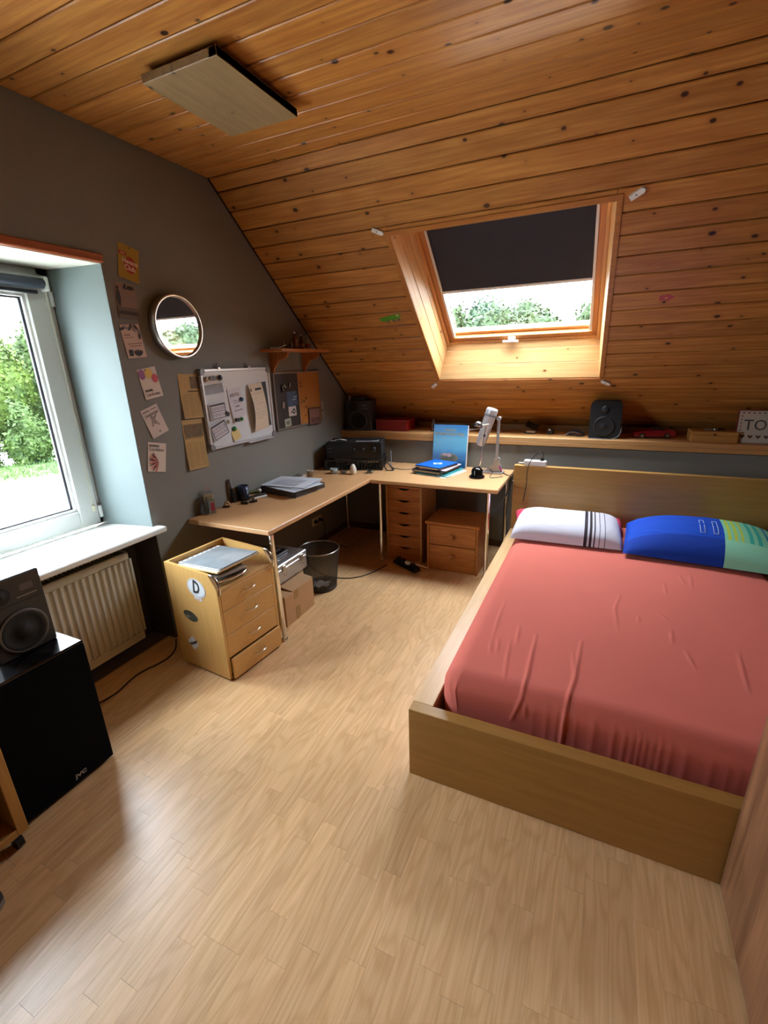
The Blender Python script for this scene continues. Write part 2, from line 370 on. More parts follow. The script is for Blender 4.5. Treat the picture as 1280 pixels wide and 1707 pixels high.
# --- walls
wl = MB()
wl.prism([(0, 1.71), (-0.34, 1.655), (-0.42, 1.655), (-0.42, 4.80), (0, 4.80)], 0.72, 2.80)       # pier right of the window
wl.box(-0.42, 0, 1.72, 4.80, 0, 0.72)
wl.box(-0.42, 0, 0.17, 1.71, 2.13, 2.80)
wl.prism([(0, -2.6), (0, 0.17), (-0.34, 0.22), (-0.42, 0.22), (-0.42, -2.6)], 0, 2.80)
struct('wall_left', wl, GREY)
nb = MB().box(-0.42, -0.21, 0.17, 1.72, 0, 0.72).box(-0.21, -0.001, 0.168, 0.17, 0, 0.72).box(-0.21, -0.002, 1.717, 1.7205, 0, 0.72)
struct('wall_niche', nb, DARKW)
struct('wall_back', MB().box(0, 4.2, 3.95, 4.85, 0, 0.93), GREYL)
struct('wall_right', MB().box(4.2, 4.4, -2.6, 4.85, 0, 2.80), PLASTER)
struct('wall_front', MB().box(-0.42, 4.4, -2.7, -2.5, 0, 2.80), PLASTER)
struct('baseboard_left', MB().box(0.0, 0.012, 1.73, 3.94, 0, 0.06, 0.003), mat('baseboard_brown', '#5c3d28', 0.5))
struct('baseboard_back', MB().box(0.013, 4.19, 3.937, 3.949, 0, 0.06, 0.003), MATS['baseboard_brown'])
# --- flat ceiling
ce = struct('ceiling', MB().box(-0.42, 4.4, -2.7, 2.66, 2.726, 2.95), PINE_B)
_bc = {}
def board(parent, M, L, w, t=0.014, ch=0.0035, m=None, name='board'):
    k = (round(L, 3), round(w, 4), round(t, 4), (m or PINE).name)
    if k not in _bc:
        h = w/2-(0.0030 if m is None else 0.0004); _bc[k] = MB().prism([(-h+ch, 0), (h-ch, 0), (h, ch), (h, t), (-h, t), (-h, ch)], -L/2, L/2, 'X').mesh(name, m or PINE)
    o = bpy.data.objects.new(name, _bc[k]); COL.objects.link(o); o.parent = parent; o.matrix_basis = M; return o
y = 2.52
edges = [2.52, 2.412]+[2.281-0.1257*i for i in range(40)]
for a, b in zip(edges[:-1], edges[1:]):
    if b < -2.5: break
    board(ce, Matrix.Translation((2.105, (a+b)/2, 2.71)), 4.19, a-b)
# --- sloping ceiling with the skylight opening
CS, SN = 0.7469, 0.6647     # along-slope direction is (0, CS, -SN), outward normal (0, SN, CS)
def slopeM(x, s, off=0.0): return Matrix(((1, 0, 0, x), (0, CS, SN, 2.52+CS*s+SN*off), (0, -SN, CS, 2.71-SN*s+CS*off), (0, 0, 0, 1)))
S0 = slopeM(0, 0)
OX0, OX1, OS0, OS1 = 1.018, 2.263, 0.529, 1.861
sl = MB()
sl.box(-0.42, OX0-0.016, -0.05, 3.1, 0.0145, 0.25).box(OX1+0.016, 4.4, -0.05, 3.1, 0.0145, 0.25)
sl.box(OX0-0.016, OX1+0.016, -0.05, OS0-0.016, 0.0145, 0.25)
# below the opening the roof is cut plumb for the vertical apron lining
sl.add([(OX0-0.016, OS1+0.018, 0.0145), (OX1+0.016, OS1+0.018, 0.0145), (OX1+0.016, OS1+0.24, 0.25), (OX0-0.016, OS1+0.24, 0.25),
        (OX0-0.016, 3.1, 0.0145), (OX1+0.016, 3.1, 0.0145), (OX1+0.016, 3.1, 0.25), (OX0-0.016, 3.1, 0.25)],
       [(0, 1, 2, 3), (4, 7, 6, 5), (0, 4, 5, 1), (3, 2, 6, 7), (0, 3, 7, 4), (1, 5, 6, 2)])
so = struct('ceiling_slope', sl, PINE_B, M=S0)
ss = [0.0, 0.0862]+[0.0862+0.1280*i for i in range(1, 21)]
I0 = S0.inverted()
for a, b in zip(ss[:-1], ss[1:]):
    if a > 2.60: break
    segs = [(0.010, 4.20)]
    if b > OS0+0.004 and a < OS1-0.004:
        segs = [(0.010, OX0-0.001), (OX1+0.001, 4.20)]
        if a < OS0 < b: board(so, I0 @ slopeM((OX0+OX1)/2, (a+OS0)/2), OX1-OX0-0.004, OS0-a)
        if a < OS1 < b: board(so, I0 @ slopeM((OX0+OX1)/2, (OS1+b)/2), OX1-OX0-0.004, b-OS1)
    for x0, x1 in segs: board(so, I0 @ slopeM((x0+x1)/2, (a+b)/2), x1-x0, b-a)
# dark strip painting the gap's shade where slope meets the left wall
struct('gap_shade_strip', MB().box(0.0005, 0.009, 0.0, 2.6, -0.004, 0.014, 0), mat('gap_shade_dark', '#1c120b', 0.8), M=S0)
# --- skylight (window_2)
w2 = struct_empty('window_2'); w2.matrix_basis = S0
FO = 0.20                                   # outward offset of the sash plane
FX0, FX1 = 1.088, 2.238
def inv(Mw): return I0 @ Mw
# side linings: boards running down the slope
def sideboard(x_in, x_out, f0, f1, s0, s1, face):
    """lining board between offsets f0..f1 (fraction of depth), seen from the opening"""
    xa, oa = x_in+(x_out-x_in)*f0, FO*f0; xb, ob = x_in+(x_out-x_in)*f1, FO*f1
    c = Vector(((xa+xb)/2, (s0+s1)/2, (oa+ob)/2)); wdir = Vector((xb-xa, 0, ob-oa)); w = wdir.length; wdir.normalize()
    ax = Vector((0, 1, 0)); zz = ax.cross(wdir)          # local z = away from the opening
    if zz.x*face > 0: pass
    else: wdir = -wdir; zz = -zz
    M = Matrix(((ax.x, wdir.x, zz.x, c.x), (ax.y, wdir.y, zz.y, c.y), (ax.z, wdir.z, zz.z, c.z), (0, 0, 0, 1)))
    board(w2, M, s1-s0, w, 0.012, 0.003, PINE_L, 'lining_board')
for f0, f1 in ((0.0, 0.42), (0.42, 0.80), (0.80, 1.08)):
    sideboard(OX0, FX0, f0, f1, OS0-0.02, OS1+0.05, -1)
    sideboard(OX1, FX1, f0, f1, OS0-0.02, OS1+0.05, 1)
# apron lining: vertical boards' faces look at the room (-y)
zt, zb = 1.765, 1.472
for (za, zc, m) in ((1.472, 1.590, PINE_L), (1.590, 1.700, PINE_L), (1.700, 1.752, PINE_L)):
    M = Matrix(((1, 0, 0, (OX0+OX1)/2), (0, 0, 1, 3.905), (0, 1, 0, (za+zc)/2), (0, 0, 0, 1)))
    M = Matrix(((-1, 0, 0, 1.64), (0, 0, 1, 3.905), (0, 1, 0, (za+zc)/2), (0, 0, 0, 1)))
    board(w2, inv(M), 1.32, zc-za, 0.012, 0.003, m, 'apron_board')
# head lining
M = Matrix(((1, 0, 0, 1.64), (0, 0, -1, OS0-0.002), (0, 1, 0, 0.11), (0, 0, 0, 1)))
board(w2, M, 1.23, 0.22, 0.012, 0.003, PINE_L, 'head_board')
# flat trim around the opening
tr = MB(); tr.box(OX0-0.030, OX0, OS0-0.032, OS1, -0.006, 0.001, 0.002); tr.build('side_trim', PINE_T, w2)
tr = MB(); tr.box(OX1, OX1+0.030, OS0-0.032, OS1+0.004, -0.006, 0.001, 0.002); tr.build('side_trim', PINE_T, w2)
tr = MB(); tr.box(OX0-0.030, OX1+0.030, OS0-0.034, OS0, -0.0065, 0.001, 0.002); tr.build('head_trim', PINE_T, w2)
# sash and frame bars in slope coordinates (x, s, off)
ST, SB = 0.60, 1.651
FRAMEW = wood('skylight_frame_pine', '#dba262', '#c98c4c', 'Y', 0.4, 10, 7, 0.2, 0.35); SASHW = wood('skylight_sash_pine', '#c98542', '#b57134', 'Y', 0.4, 10, 7, 0.2, 0.35)
for (n, x0, x1, s0, s1, o0, o1, m) in (('frame_side', FX0, FX0+0.022, ST-0.05, SB+0.03, FO-0.005, 0.31, FRAMEW), ('frame_side', FX1-0.022, FX1, ST-0.05, SB+0.03, FO-0.005, 0.31, FRAMEW),
        ('sash_side', FX0+0.0215, FX0+0.058, ST, SB, FO+0.012, 0.30, SASHW), ('sash_side', FX1-0.058, FX1-0.0215, ST, SB, FO+0.012, 0.30, SASHW),
        ('sash_head', FX0+0.026, FX1-0.026, ST-0.04, ST+0.06, FO+0.012, 0.30, SASHW), ('sash_sill', FX0+0.026, FX1-0.026, SB-0.036, SB+0.001, FO+0.012, 0.30, SASHW),
        ('sash_inner_sill', FX0+0.058, FX1-0.058, SB-0.062, SB-0.036, FO+0.050, 0.30, PINE_L),
        ('frame_sill', FX0-0.02, FX1+0.02, SB+0.001, SB+0.06, FO+0.004, 0.31, FRAMEW), ('frame_head', FX0, FX1, ST-0.10, ST-0.05, FO-0.005, 0.31, FRAMEW)):
    MB().box(x0, x1, s0, s1, o0, o1, 0.003).build(n, m, w2)
RAILW = mat('blind_rail_white', '#d9cfc6', 0.35, 0.2)
MB().box(FX0+0.058, FX0+0.076, ST, SB-0.046, FO+0.008, FO+0.032, 0.003).build('blind_rail', RAILW, w2)
MB().box(FX1-0.076, FX1-0.058, ST, SB-0.046, FO+0.008, FO+0.032, 0.003).build('blind_rail', RAILW, w2)
MB().box(FX0+0.074, FX1-0.074, ST, 1.160, FO+0.018, FO+0.021).build('blind_fabric', BLIND, w2)
MB().box(FX0+0.070, FX1-0.070, 1.156, 1.180, FO+0.013, FO+0.026, 0.004).build('blind_bar', RAILW, w2)
MB().box(FX0+0.05, FX1-0.05, ST, SB-0.04, 0.262, 0.266).build('pane', GLASS, w2)
h = MB(); h.box(1.585, 1.640, SB-0.03, SB-0.006, FO-0.012, FO+0.012, 0.004)
hb = h.build('handle', WHITE, w2); MB().box(1.545, 1.665, SB-0.018, SB-0.002, FO-0.030, FO-0.012, 0.005).build('handle_lever', WHITE, hb)
# --- left window (window_1)
w1 = struct_empty('window_1')
WX = -0.34
def fr(name, y0, y1, z0, z1, x0, x1, m=WPVC, p=w1, b=0.004): return MB().box(x0, x1, y0, y1, z0, z1, b).build(name, m, p)
fr('frame_side', 1.600, 1.668, 0.755, 2.13, WX-0.07, WX-0.022); fr('frame_side', 0.22, 0.29, 0.755, 2.13, WX-0.07, WX-0.022)
fr('frame_head', 0.22, 1.66, 2.075, 2.13, WX-0.07, WX-0.022); fr('frame_foot', 0.22, 1.66, 0.755, 0.80, WX-0.07, WX-0.022)
fr('frame_mullion', 0.905, 0.975, 0.755, 2.13, WX-0.07, WX-0.022)
for (a, b) in ((0.935, 1.632), (0.25, 0.930)):
    s_ = bpy.data.objects.new('sash', None); COL.objects.link(s_); s_.parent = w1
    t = 0.112
    MB().box(WX-0.055, WX, b-t, b, 0.768, 2.095, 0.006).build('stile', WPVC, s_); MB().box(WX-0.055, WX, a, a+t, 0.768, 2.095, 0.006).build('stile', WPVC, s_)
    MB().box(WX-0.055, WX, a+t, b-t, 0.768, 0.866, 0.006).build('rail', WPVC, s_); MB().box(WX-0.055, WX, a+t, b-t, 2.0, 2.095, 0.006).build('rail', WPVC, s_)
    bead = MB()
    for (p, q, r, s2) in ((a+t-0.002, b-t+0.002, 0.864, 0.880), (a+t-0.002, b-t+0.002, 1.986, 2.002), (a+t-0.002, a+t+0.014, 0.880, 1.986), (b-t-0.014, b-t+0.002, 0.880, 1.986)): bead.box(WX-0.040, WX-0.014, p, q, r, s2, 0.003)
    bead.build('glazing_bead', mat('bead_white', '#e6eae8', 0.3), s_)
    g = MB()
    for (p, q, r, s2) in ((a+t+0.012, b-t-0.012, 0.878, 0.888), (a+t+0.012, b-t-0.012, 1.978, 1.988), (a+t+0.012, a+t+0.026, 0.888, 1.978), (b-t-0.026, b-t-0.012, 0.888, 1.978)): g.box(WX-0.044, WX-0.030, p, q, r, s2)
    g.build('gasket', GASK, s_)
    MB().box(WX-0.040, WX-0.037, a+t+0.005, b-t-0.005, 0.87, 1.995).build('pane', GLASS, s_)
    MB().cyl((WX+0.002, b+0.008 if a > 0.5 else a-0.008, 0.80), (WX+0.002, b+0.008 if a > 0.5 else a-0.008, 0.87), 0.011, 12).build('hinge', STEEL if False else WPVC, s_)
    MB().cyl((WX+0.002, b+0.008 if a > 0.5 else a-0.008, 1.95), (WX+0.002, b+0.008 if a > 0.5 else a-0.008, 2.02), 0.011, 12).build('hinge', WPVC, s_)
rb = bpy.data.objects.new('roller_blind', None); COL.objects.link(rb); rb.parent = w1
MB().cyl((WX+0.032, 0.96, 2.050), (WX+0.032, 1.595, 2.050), 0.024, 20).build('fabric_roll', BLIND2, rb)
MB().box(WX+0.010, WX+0.030, 0.98, 1.565, 2.000, 2.016, 0.003).build('bottom_bar', mat('blind_bar_dark', '#23262c', 0.6), rb)
MB().box(WX, WX+0.058, 1.593, 1.613, 2.015, 2.082, 0.006).build('bracket', WPVC, rb)
MB().box(WX, WX+0.058, 0.945, 0.96, 2.015, 2.082, 0.006).build('bracket', WPVC, rb)
MB().tube([(WX+0.018, 1.606, 2.015), (WX+0.004, 1.618, 1.4), (WX+0.004, 1.6, 0.86)], 0.0025, 6).build('side_cord', mat('cord_ivory', '#d9d6c0', 0.6), rb)
MB().box(WX, WX+0.016, 1.588, 1.612, 0.845, 0.885, 0.006).build('cord_holder', mat('cord_ivory2', '#d5d2ba', 0.5), rb)
MB().box(WX-0.01, 0.072, 0.16, 1.745, 0.722, 0.754, 0.006).build('sill', SILL, w1)
# plaster reveals
MB().prism([(0.002, 1.709), (WX, 1.655), (WX, 1.652), (0.002, 1.704)], 0.754, 2.13, 'Z').build('reveal', REVEAL, w1)
MB().prism([(0.002, 0.171), (WX, 0.225), (WX, 0.228), (0.002, 0.176)], 0.754, 2.13, 'Z').build('reveal', REVEAL, w1)
MB().box(WX, 0.0, 0.175, 1.705, 2.124, 2.131).build('soffit', SOFFIT, w1)
struct('trim_1', MB().box(0.0, 0.022, 0.14, 1.712, 2.127, 2.166, 0.006), TRIMR)
# --- ledge on the knee wall
lg = struct('trim_3', MB().box(0.0, 4.2, 3.928, 4.46, 0.968, 1.003, 0.003).box(0.0, 4.2, 3.928, 3.948, 0.937, 0.97, 0.003), wood('ledge_pine', '#c99a63', '#b58551', 'X', 0.5, 10, 7, 0.25, 0.42, bump=0.04))
MB().box(0.66, 4.2, 4.33, 4.345, 1.003, 1.055, 0.002).build('back_strip', wood('ledge_strip', '#8b6a3b', '#7a5a30', 'X', 0.5, 10, 7, 0.25, 0.5), lg)
# ================================================================== outside
GRD = mat('pale_pavement', '#b9b6ae', 0.9, noise=0.06, nscale=0.5)
struct('ground_outside', MB().box(-60, 60, -40, 90, -2.9, -2.6), GRD)
gr = MB()
GRASSM = mat('lawn_green', (0.024, 0.052, 0.004, 1), 0.9, noise=0.3, nscale=2)
rs = random.Random(3)
def outp(d, lat):          # d metres from the window along (-.87,.49), lat metres to the right of it
    return (-0.34-0.872*d+0.489*lat, 1.0+0.489*d+0.872*lat)
g = MB()
for i in range(9000):
    d = rs.uniform(21.5, 25.5); lat = rs.uniform(-12, 14); x_, y_ = outp(d, lat); a = rs.uniform(0, PI); h_ = rs.uniform(0.08, 0.22); wv = rs.uniform(0.02, 0.05)
    dx, dy = math.cos(a)*wv, math.sin(a)*wv; tx, ty = rs.uniform(-.06, .06), rs.uniform(-.06, .06)
    g.add([(x_-dx, y_-dy, -2.6), (x_+dx, y_+dy, -2.6), (x_+tx, y_+ty, -2.6+h_)], [(0, 1, 2)])
c0, c1, c2, c3 = outp(21.5, -12), outp(25.5, -12), outp(25.5, 14), outp(21.5, 14)
g.prism([c0, c1, c2, c3], -2.6, -2.57, 'Z')
tag(g.build('grass_verge', GRASSM), 'strip of green grass along the far edge of the pale yard', 'grass', kind='stuff')
def leafmat(name, c1, c2):
    m, nt, b = newmat(name); ge = nt.nodes.new('ShaderNodeNewGeometry')
    n = nt.nodes.new('ShaderNodeTexNoise'); n.inputs['Scale'].default_value = 1.4; n.inputs['Detail'].default_value = 5; nt.links.new(ge.outputs['Position'], n.inputs['Vector'])
    n2 = nt.nodes.new('ShaderNodeTexNoise'); n2.inputs['Scale'].default_value = 9.0; nt.links.new(ge.outputs['Position'], n2.inputs['Vector'])
    f = node_math(nt, 'ADD', node_math(nt, 'MULTIPLY', n.outputs['Fac'], 0.6), node_math(nt, 'MULTIPLY', n2.outputs['Fac'], 0.4))
    nt.links.new(ramp(nt, f, [(0.35, c1), (0.62, c2)]), b.inputs['Base Color']); b.inputs['Roughness'].default_value = 0.7; b.inputs['Specular IOR Level'].default_value = 0.2; return m
LEAF = [leafmat('leaf_bright', (0.010, 0.024, 0.003, 1), (0.042, 0.068, 0.008, 1)), leafmat('leaf_mid', (0.008, 0.019, 0.003, 1), (0.030, 0.054, 0.008, 1)), leafmat('leaf_soft', (0.005, 0.014, 0.003, 1), (0.018, 0.034, 0.006, 1))]
BARK = mat('bark', (0.02, 0.015, 0.01, 1), 0.9)
def tree(name, label, cat, x, y, z0, h, r, lm, leaf, n, group, trunk=0.25):
    rg = np.random.RandomState(int(abs(x*31+y*17)*10) % 9999)
    t = thing(name, label, cat, (x, y, z0), 0, group)
    ncl = 16; cl = rg.normal(size=(ncl, 3)); cl /= np.linalg.norm(cl, axis=1)[:, None]
    cz = h*(trunk+(1-trunk)/2); rz = h*(1-trunk)/2
    cc = cl*np.array([r*0.62, r*0.62, rz*0.66])*rg.uniform(0.5, 1.0, (ncl, 1)); cr = rg.uniform(0.36, 0.52, ncl)
    k = rg.randint(0, ncl, n); d = rg.normal(size=(n, 3)); d /= np.linalg.norm(d, axis=1)[:, None]
    p = cc[k]+d*(cr[k]*rg.uniform(0.75, 1.08, n))[:, None]*np.array([r, r, rz]); p[:, 2] += cz
    a = rg.normal(size=(n, 3)); a /= np.linalg.norm(a, axis=1)[:, None]; b = np.cross(a, d+0.3*rg.normal(size=(n, 3))); b /= np.linalg.norm(b, axis=1)[:, None]
    s = leaf*rg.uniform(0.6, 1.3, (n, 1))
    V = np.stack([p-a*s, p+b*s*0.55, p+a*s, p-b*s*0.55], 1).reshape(-1, 3)
    mb = MB(); mb.v = [tuple(q) for q in V]; mb.f = [(4*i, 4*i+1, 4*i+2, 4*i+3) for i in range(n)]; mb.mi = [0]*n; mb.sm = [False]*n
    for i in range(ncl): mb.ball((cc[i][0], cc[i][1], cc[i][2]+cz), (r*cr[i]*0.8, r*cr[i]*0.8, rz*cr[i]*0.8), 8, 6)
    mb.build('foliage', lm, t)
    MB().tube([(0, 0, 0), (0.05*r, 0.02, cz*0.6), (0, 0.04*r, cz)], [0.05*r+0.05, 0.04*r+0.04, 0.03], 8).build('trunk', BARK, t)
    return t
GT = 'trees and bushes past the yard'
for i, (d, lat, h, r, k, lb) in enumerate(((25.6, -2.6, 3.3, 1.03, 1, 'low dark bush furthest left behind the grass'), (25.6, -0.60, 3.2, 1.05, 1, 'wide low bush behind the grass left of the middle bush'), (25.6, 1.5, 3.6, 1.03, 0, 'middle bush behind the grass verge'), (25.6, 3.55, 2.8, 1.03, 0, 'pale low bush nearest the right window sash'),
        (28.2, -4.3, 6.3, 1.5, 1, 'rounded green tree furthest left past the yard'), (28.2, -1.2, 6.8, 1.5, 0, 'bright leafy tree in the middle of the left window'), (28.2, 1.9, 7.7, 1.5, 0, 'tall bright tree against the right sash of the left window'), (28.2, 5.0, 7.9, 1.5, 1, 'tall tree half hidden by the window frame'),
        (31.8, -3.0, 7.0, 1.95, 1, 'dark tree in the back row at the left of the yard'), (31.8, 1.0, 8.4, 1.95, 1, 'tallest tree in the back row past the yard'), (31.8, 5.0, 8.6, 1.95, 1, 'dark back-row tree furthest right past the yard'))):
    px, py = outp(d, lat); tree('garden_tree', lb, 'tree', px, py, -2.6, h, r, LEAF[k], 0.11, 9000 if h > 4 else 6000, GT, -0.12 if h > 4 else -0.45)
HT = 'trees on the hillside seen through the skylight'
for i, (az, d, topel, r, lb) in enumerate(((-18.2, 40, 6.3, 4.0, 'pale tree at the left edge of the skylight view'), (-6.4, 40, 5.4, 4.0, 'broad front tree right of the skylight middle'), (-12.6, 50, 7.5, 4.6, 'tallest rounded tree in the skylight view'), (-1.0, 50, 5.6, 3.2, 'thin tree at the right edge of the skylight view'),
        (-9.2, 61, 6.9, 5.0, 'far rounded tree in the middle of the skylight view'), (-17.6, 61, 6.9, 5.0, 'far tree behind the pale tree at the left of the skylight'), (-3.8, 72, 5.2, 5.4, 'furthest tree low at the right of the skylight view'),
        (-27.5, 52, 6.6, 4.6, 'hillside tree left of the skylight frame'), (5.6, 56, 5.0, 4.4, 'hillside tree just right of the skylight frame'), (13.5, 50, 5.4, 4.4, 'hillside tree further right of the skylight frame'),
        (42.0, 42, 6.2, 4.0, 'broad tree to the right beyond the roof seen in the round mirror'), (55.0, 42, 6.6, 4.0, 'tree furthest right beyond the roof seen in the round mirror'))):
    X_, Y_ = 2.3+d*math.sin(math.radians(az)), d*math.cos(math.radians(az)); top = 1.62+d*math.tan(math.radians(topel))
    tree('hill_tree', lb, 'tree', X_, Y_, -2.6, top+2.6, r, LEAF[2], 0.22, 9000, HT, 0.06)
# ================================================================== bed
bed = thing('bed', 'low beech-veneer bed frame with plain headboard under the skylight', 'bed', (1.734, 1.364, 0))
MB().box(0, 1.63, 0, 0.053, 0, 0.322, 0.002).build('footboard', BED, bed)
MB().box(0, 0.084, 0.0535, 2.216, 0.0, 0.322, 0.002).build('side_rail', BED_Y, bed)
MB().box(1.546, 1.63, 0.0535, 2.216, 0.0, 0.322, 0.002).build('side_rail', BED_Y, bed)
MB().box(0, 1.63, 2.2165, 2.266, 0, 0.840, 0.002).build('headboard', BED, bed)
for i in range(14): MB().box(0.085, 1.545, 0.10+i*0.15, 0.18+i*0.15, 0.168, 0.186, 0.003).build('slat', BEECH_E, bed)
# mattress with fitted sheet
def mattress():
    a, b, R, H = 0.712, 1.046, 0.075, 0.262
    us = np.linspace(-(a-R)-0.30, (a-R)+0.30, 300); vs = np.linspace(-(b-R)-0.30, (b-R)+0.30, 330)
    U, V = np.meshgrid(us, vs, indexing='ij')
    tu = np.maximum(np.abs(U)-(a-R), 0); tv = np.maximum(np.abs(V)-(b-R), 0); t = np.hypot(tu, tv); tt = np.maximum(t, 1e-9)
    p = np.where(t < R*PI/2, R*np.sin(np.minimum(t/R, PI/2)), R); q = np.where(t < R*PI/2, R*(1-np.cos(np.minimum(t/R, PI/2))), R+t-R*PI/2)
    X = np.where(tu > 0, np.sign(U)*((a-R)+p*tu/tt), U); Y = np.where(tv > 0, np.sign(V)*((b-R)+p*tv/tt), V)
    bulge = 0.009*np.sin(np.clip(q/H, 0, 1)*PI)*(t > 0)
    X += np.sign(U)*bulge*tu/tt; Y += np.sign(V)*bulge*tv/tt
    Z = H-np.minimum(q, H)
    # gentle body dips and slack cloth
    Z += 0.006*np.sin(3.1*U+0.6)*np.sin(2.3*V+0.9)+0.003*np.sin(7*U-3*V)
    Z -= 0.012*np.exp(-((U-0.55)/0.25)**2-((V+1.0)/0.13)**2)
    W = [[(-0.406, -0.64), (-0.405, -0.822), (-0.402, -0.958), (-0.405, -1.04), (-0.434, -1.138)], [(-0.222, -0.613), (-0.234, -0.889), (-0.253, -1.05), (-0.261, -1.28)], [(-0.504, -0.729), (-0.492, -0.879), (-0.479, -1.0)], [(-0.591, -0.375), (-0.59, -0.556), (-0.579, -0.735)],
         [(-0.06, -0.099), (-0.089, -0.268), (-0.079, -0.482)], [(0.365, -0.463), (0.354, -0.588), (0.344, -0.718)], [(-0.487, -0.583), (-0.475, -0.752)], [(-0.555, -0.725), (-0.539, -0.834)], [(-0.251, -0.716), (-0.234, -0.889)], [(0.291, 0.255), (0.275, 0.085)], [(0.153, 0.108), (0.149, -0.032)],
         [(0.137, -0.382), (0.128, -0.493)], [(0.17, -0.521), (0.191, -0.646)], [(0.092, -0.239), (0.144, -0.315)], [(0.01, -0.301), (0.01, -0.369)], [(-0.391, -1.059), (-0.388, -1.114)], [(-0.638, -1.0), (-0.664, -1.08), (-0.654, -1.16)], [(-0.690, -1.0), (-0.70, -1.10)], [(0.236, 0.253), (0.248, 0.127)], [(-0.58, -0.759), (-0.564, -0.856)]]
    dsp = np.zeros_like(U)
    for i, l in enumerate(W):
        n = len(l)-1; A = 0.0065 if i < 2 else 0.0038
        for j in range(n):
            (x0, y0), (x1, y1) = l[j], l[j+1]; L2 = (x1-x0)**2+(y1-y0)**2
            s = np.clip(((U-x0)*(x1-x0)+(V-y0)*(y1-y0))/L2, 0, 1); d = np.hypot(U-x0-s*(x1-x0), V-y0-s*(y1-y0))
            g = (j+s)/n; env = np.sin(PI*np.clip(g, 0.06, 0.94))**0.5
            dsp = np.maximum(dsp, A*env*np.exp(-(d/0.0065)**2)-0.0015*np.exp(-((d-0.016)/0.010)**2))
    fold = (V < -(b-R)-0.05)*np.clip((-(b-R)-0.05-V)/0.06, 0, 1)
    fr = 0.5+0.5*np.sin(U*170+5*np.sin(U*11)+4*np.sin(U*23)); dsp += 0.0017*fold*fr**4*np.clip(0.35+0.65*np.sin(U*5+1.9), 0.05, 1)
    w = np.clip(1-q/0.05, 0, 1); Z = Z+dsp*w; Y = Y-dsp*(1-w)*(V < 0)
    nu, nv = U.shape; I = np.arange(nu*nv).reshape(nu, nv)
    F = np.stack([I[:-1, :-1], I[1:, :-1], I[1:, 1:], I[:-1, 1:]], -1).reshape(-1, 4)
    mb = MB(); mb.v = [tuple(x) for x in np.stack([X, Y, Z], -1).reshape(-1, 3)]; mb.f = [tuple(x) for x in F.tolist()]; mb.mi = [0]*len(mb.f); mb.sm = [True]*len(mb.f)
    mb.box(-a+0.02, a-0.02, -b+0.02, b-0.02, 0.0, 0.1); return mb
tag(mattress().build('mattress', SHEET, loc=(2.549, 2.514, 0.189)), 'mattress with a wrinkled coral red fitted sheet on the bed', 'mattress')
# pillows
def pillow_mb(w, d, h, px, py, pw, seed, crease):
    rg = np.random.RandomState(seed); n, m = 90, 70
    u = np.linspace(-1, 1, n); v = np.linspace(-1, 1, m); U, V = np.meshgrid(u, v, indexing='ij')
    prof = ((1-np.abs(U)**px).clip(0)*(1-np.abs(V)**py).clip(0))**pw
    pin = 1-0.05*(np.abs(U)**4)*(1-V**2)-0.0
    X = U*w/2*(1-0.03*(1-V**2)*0); Y = V*d/2*pin
    wr = np.zeros_like(U)
    for k in range(26):
        cx, cy = rg.uniform(-1, 1), rg.uniform(-1, 1); an = rg.uniform(-0.5, 0.5)+(0 if abs(cx) < .7 else 1.2); ln = rg.uniform(.1, .35); wd = rg.uniform(.02, .05)
        du = (U-cx)*w/d; dv = V-cy; s = du*math.cos(an)+dv*math.sin(an); q = -du*math.sin(an)+dv*math.cos(an)
        wr += rg.uniform(.4, 1.0)*np.exp(-(s/ln)**2-(q/wd)**2)
    top = h*0.90*prof+crease*wr*np.clip(prof*3, 0, 1); bot = -h*0.10*prof
    mb = MB(); nv = n*m
    for A in (top, bot): mb.v += [tuple(x) for x in np.stack([X, Y, A+h*0.1], -1).reshape(-1, 3)]
    I = np.arange(nv).reshape(n, m); F = np.stack([I[:-1, :-1], I[1:, :-1], I[1:, 1:], I[:-1, 1:]], -1).reshape(-1, 4)
    mb.f = [tuple(x) for x in F.tolist()]+[tuple((x[::-1]+nv)) for x in F]; mb.mi = [0]*len(mb.f); mb.sm = [True]*len(mb.f); return mb
def stripes(name, stops, base_rough=0.85):
    m, nt, b = newmat(name); tc = nt.nodes.new('ShaderNodeTexCoord'); sx = nt.nodes.new('ShaderNodeSeparateXYZ'); nt.links.new(tc.outputs['Object'], sx.inputs[0])
    b.inputs['Roughness'].default_value = base_rough; b.inputs['Specular IOR Level'].default_value = 0.2; return m, nt, b, sx
m, nt, b, sx = stripes('pillowcase_white_striped', None)
f = node_math(nt, 'ADD', sx.outputs[0], 0.5)
Wt, Dk = '#c3c0cb', '#332c31'
st = [(0, Wt)]
for c, w in ((0.612, 0.018), (0.642, 0.015), (0.670, 0.009), (0.700, 0.006), (0.732, 0.004)): st += [(c, Dk), (c+w, Wt)]
pc = ramp(nt, f, st, 'CONSTANT')
nt.links.new(pc, b.inputs['Base Color']); P1 = m
t = thing('pillow', 'white pillow with dark vertical stripes and pink ends beside the desk', 'pillow', (2.165, 3.255, 0.455), math.radians(1.5))
pillow_mb(0.685, 0.52, 0.118, 6, 5, 0.42, 5, 0.004).build('pillowcase', P1, t)
PK = mat('pillow_pink_end', '#b93a4e', 0.85, spec=0.2)
pillow_mb(0.09, 0.20, 0.045, 3, 3, 0.5, 3, 0.003).build('pillow_end', PK, t, loc=(-0.315, 0.15, 0.035), rot=(0, -0.15, 0.2), label='pink lining showing at the pillow end')
pillow_mb(0.07, 0.22, 0.04, 3, 3, 0.5, 4, 0.003).build('pillow_end', PK, t, loc=(0.312, 0.14, 0.035), rot=(0, 0.2, 0.0))
m, nt, b, sx = stripes('pillowcase_blue_green', None)
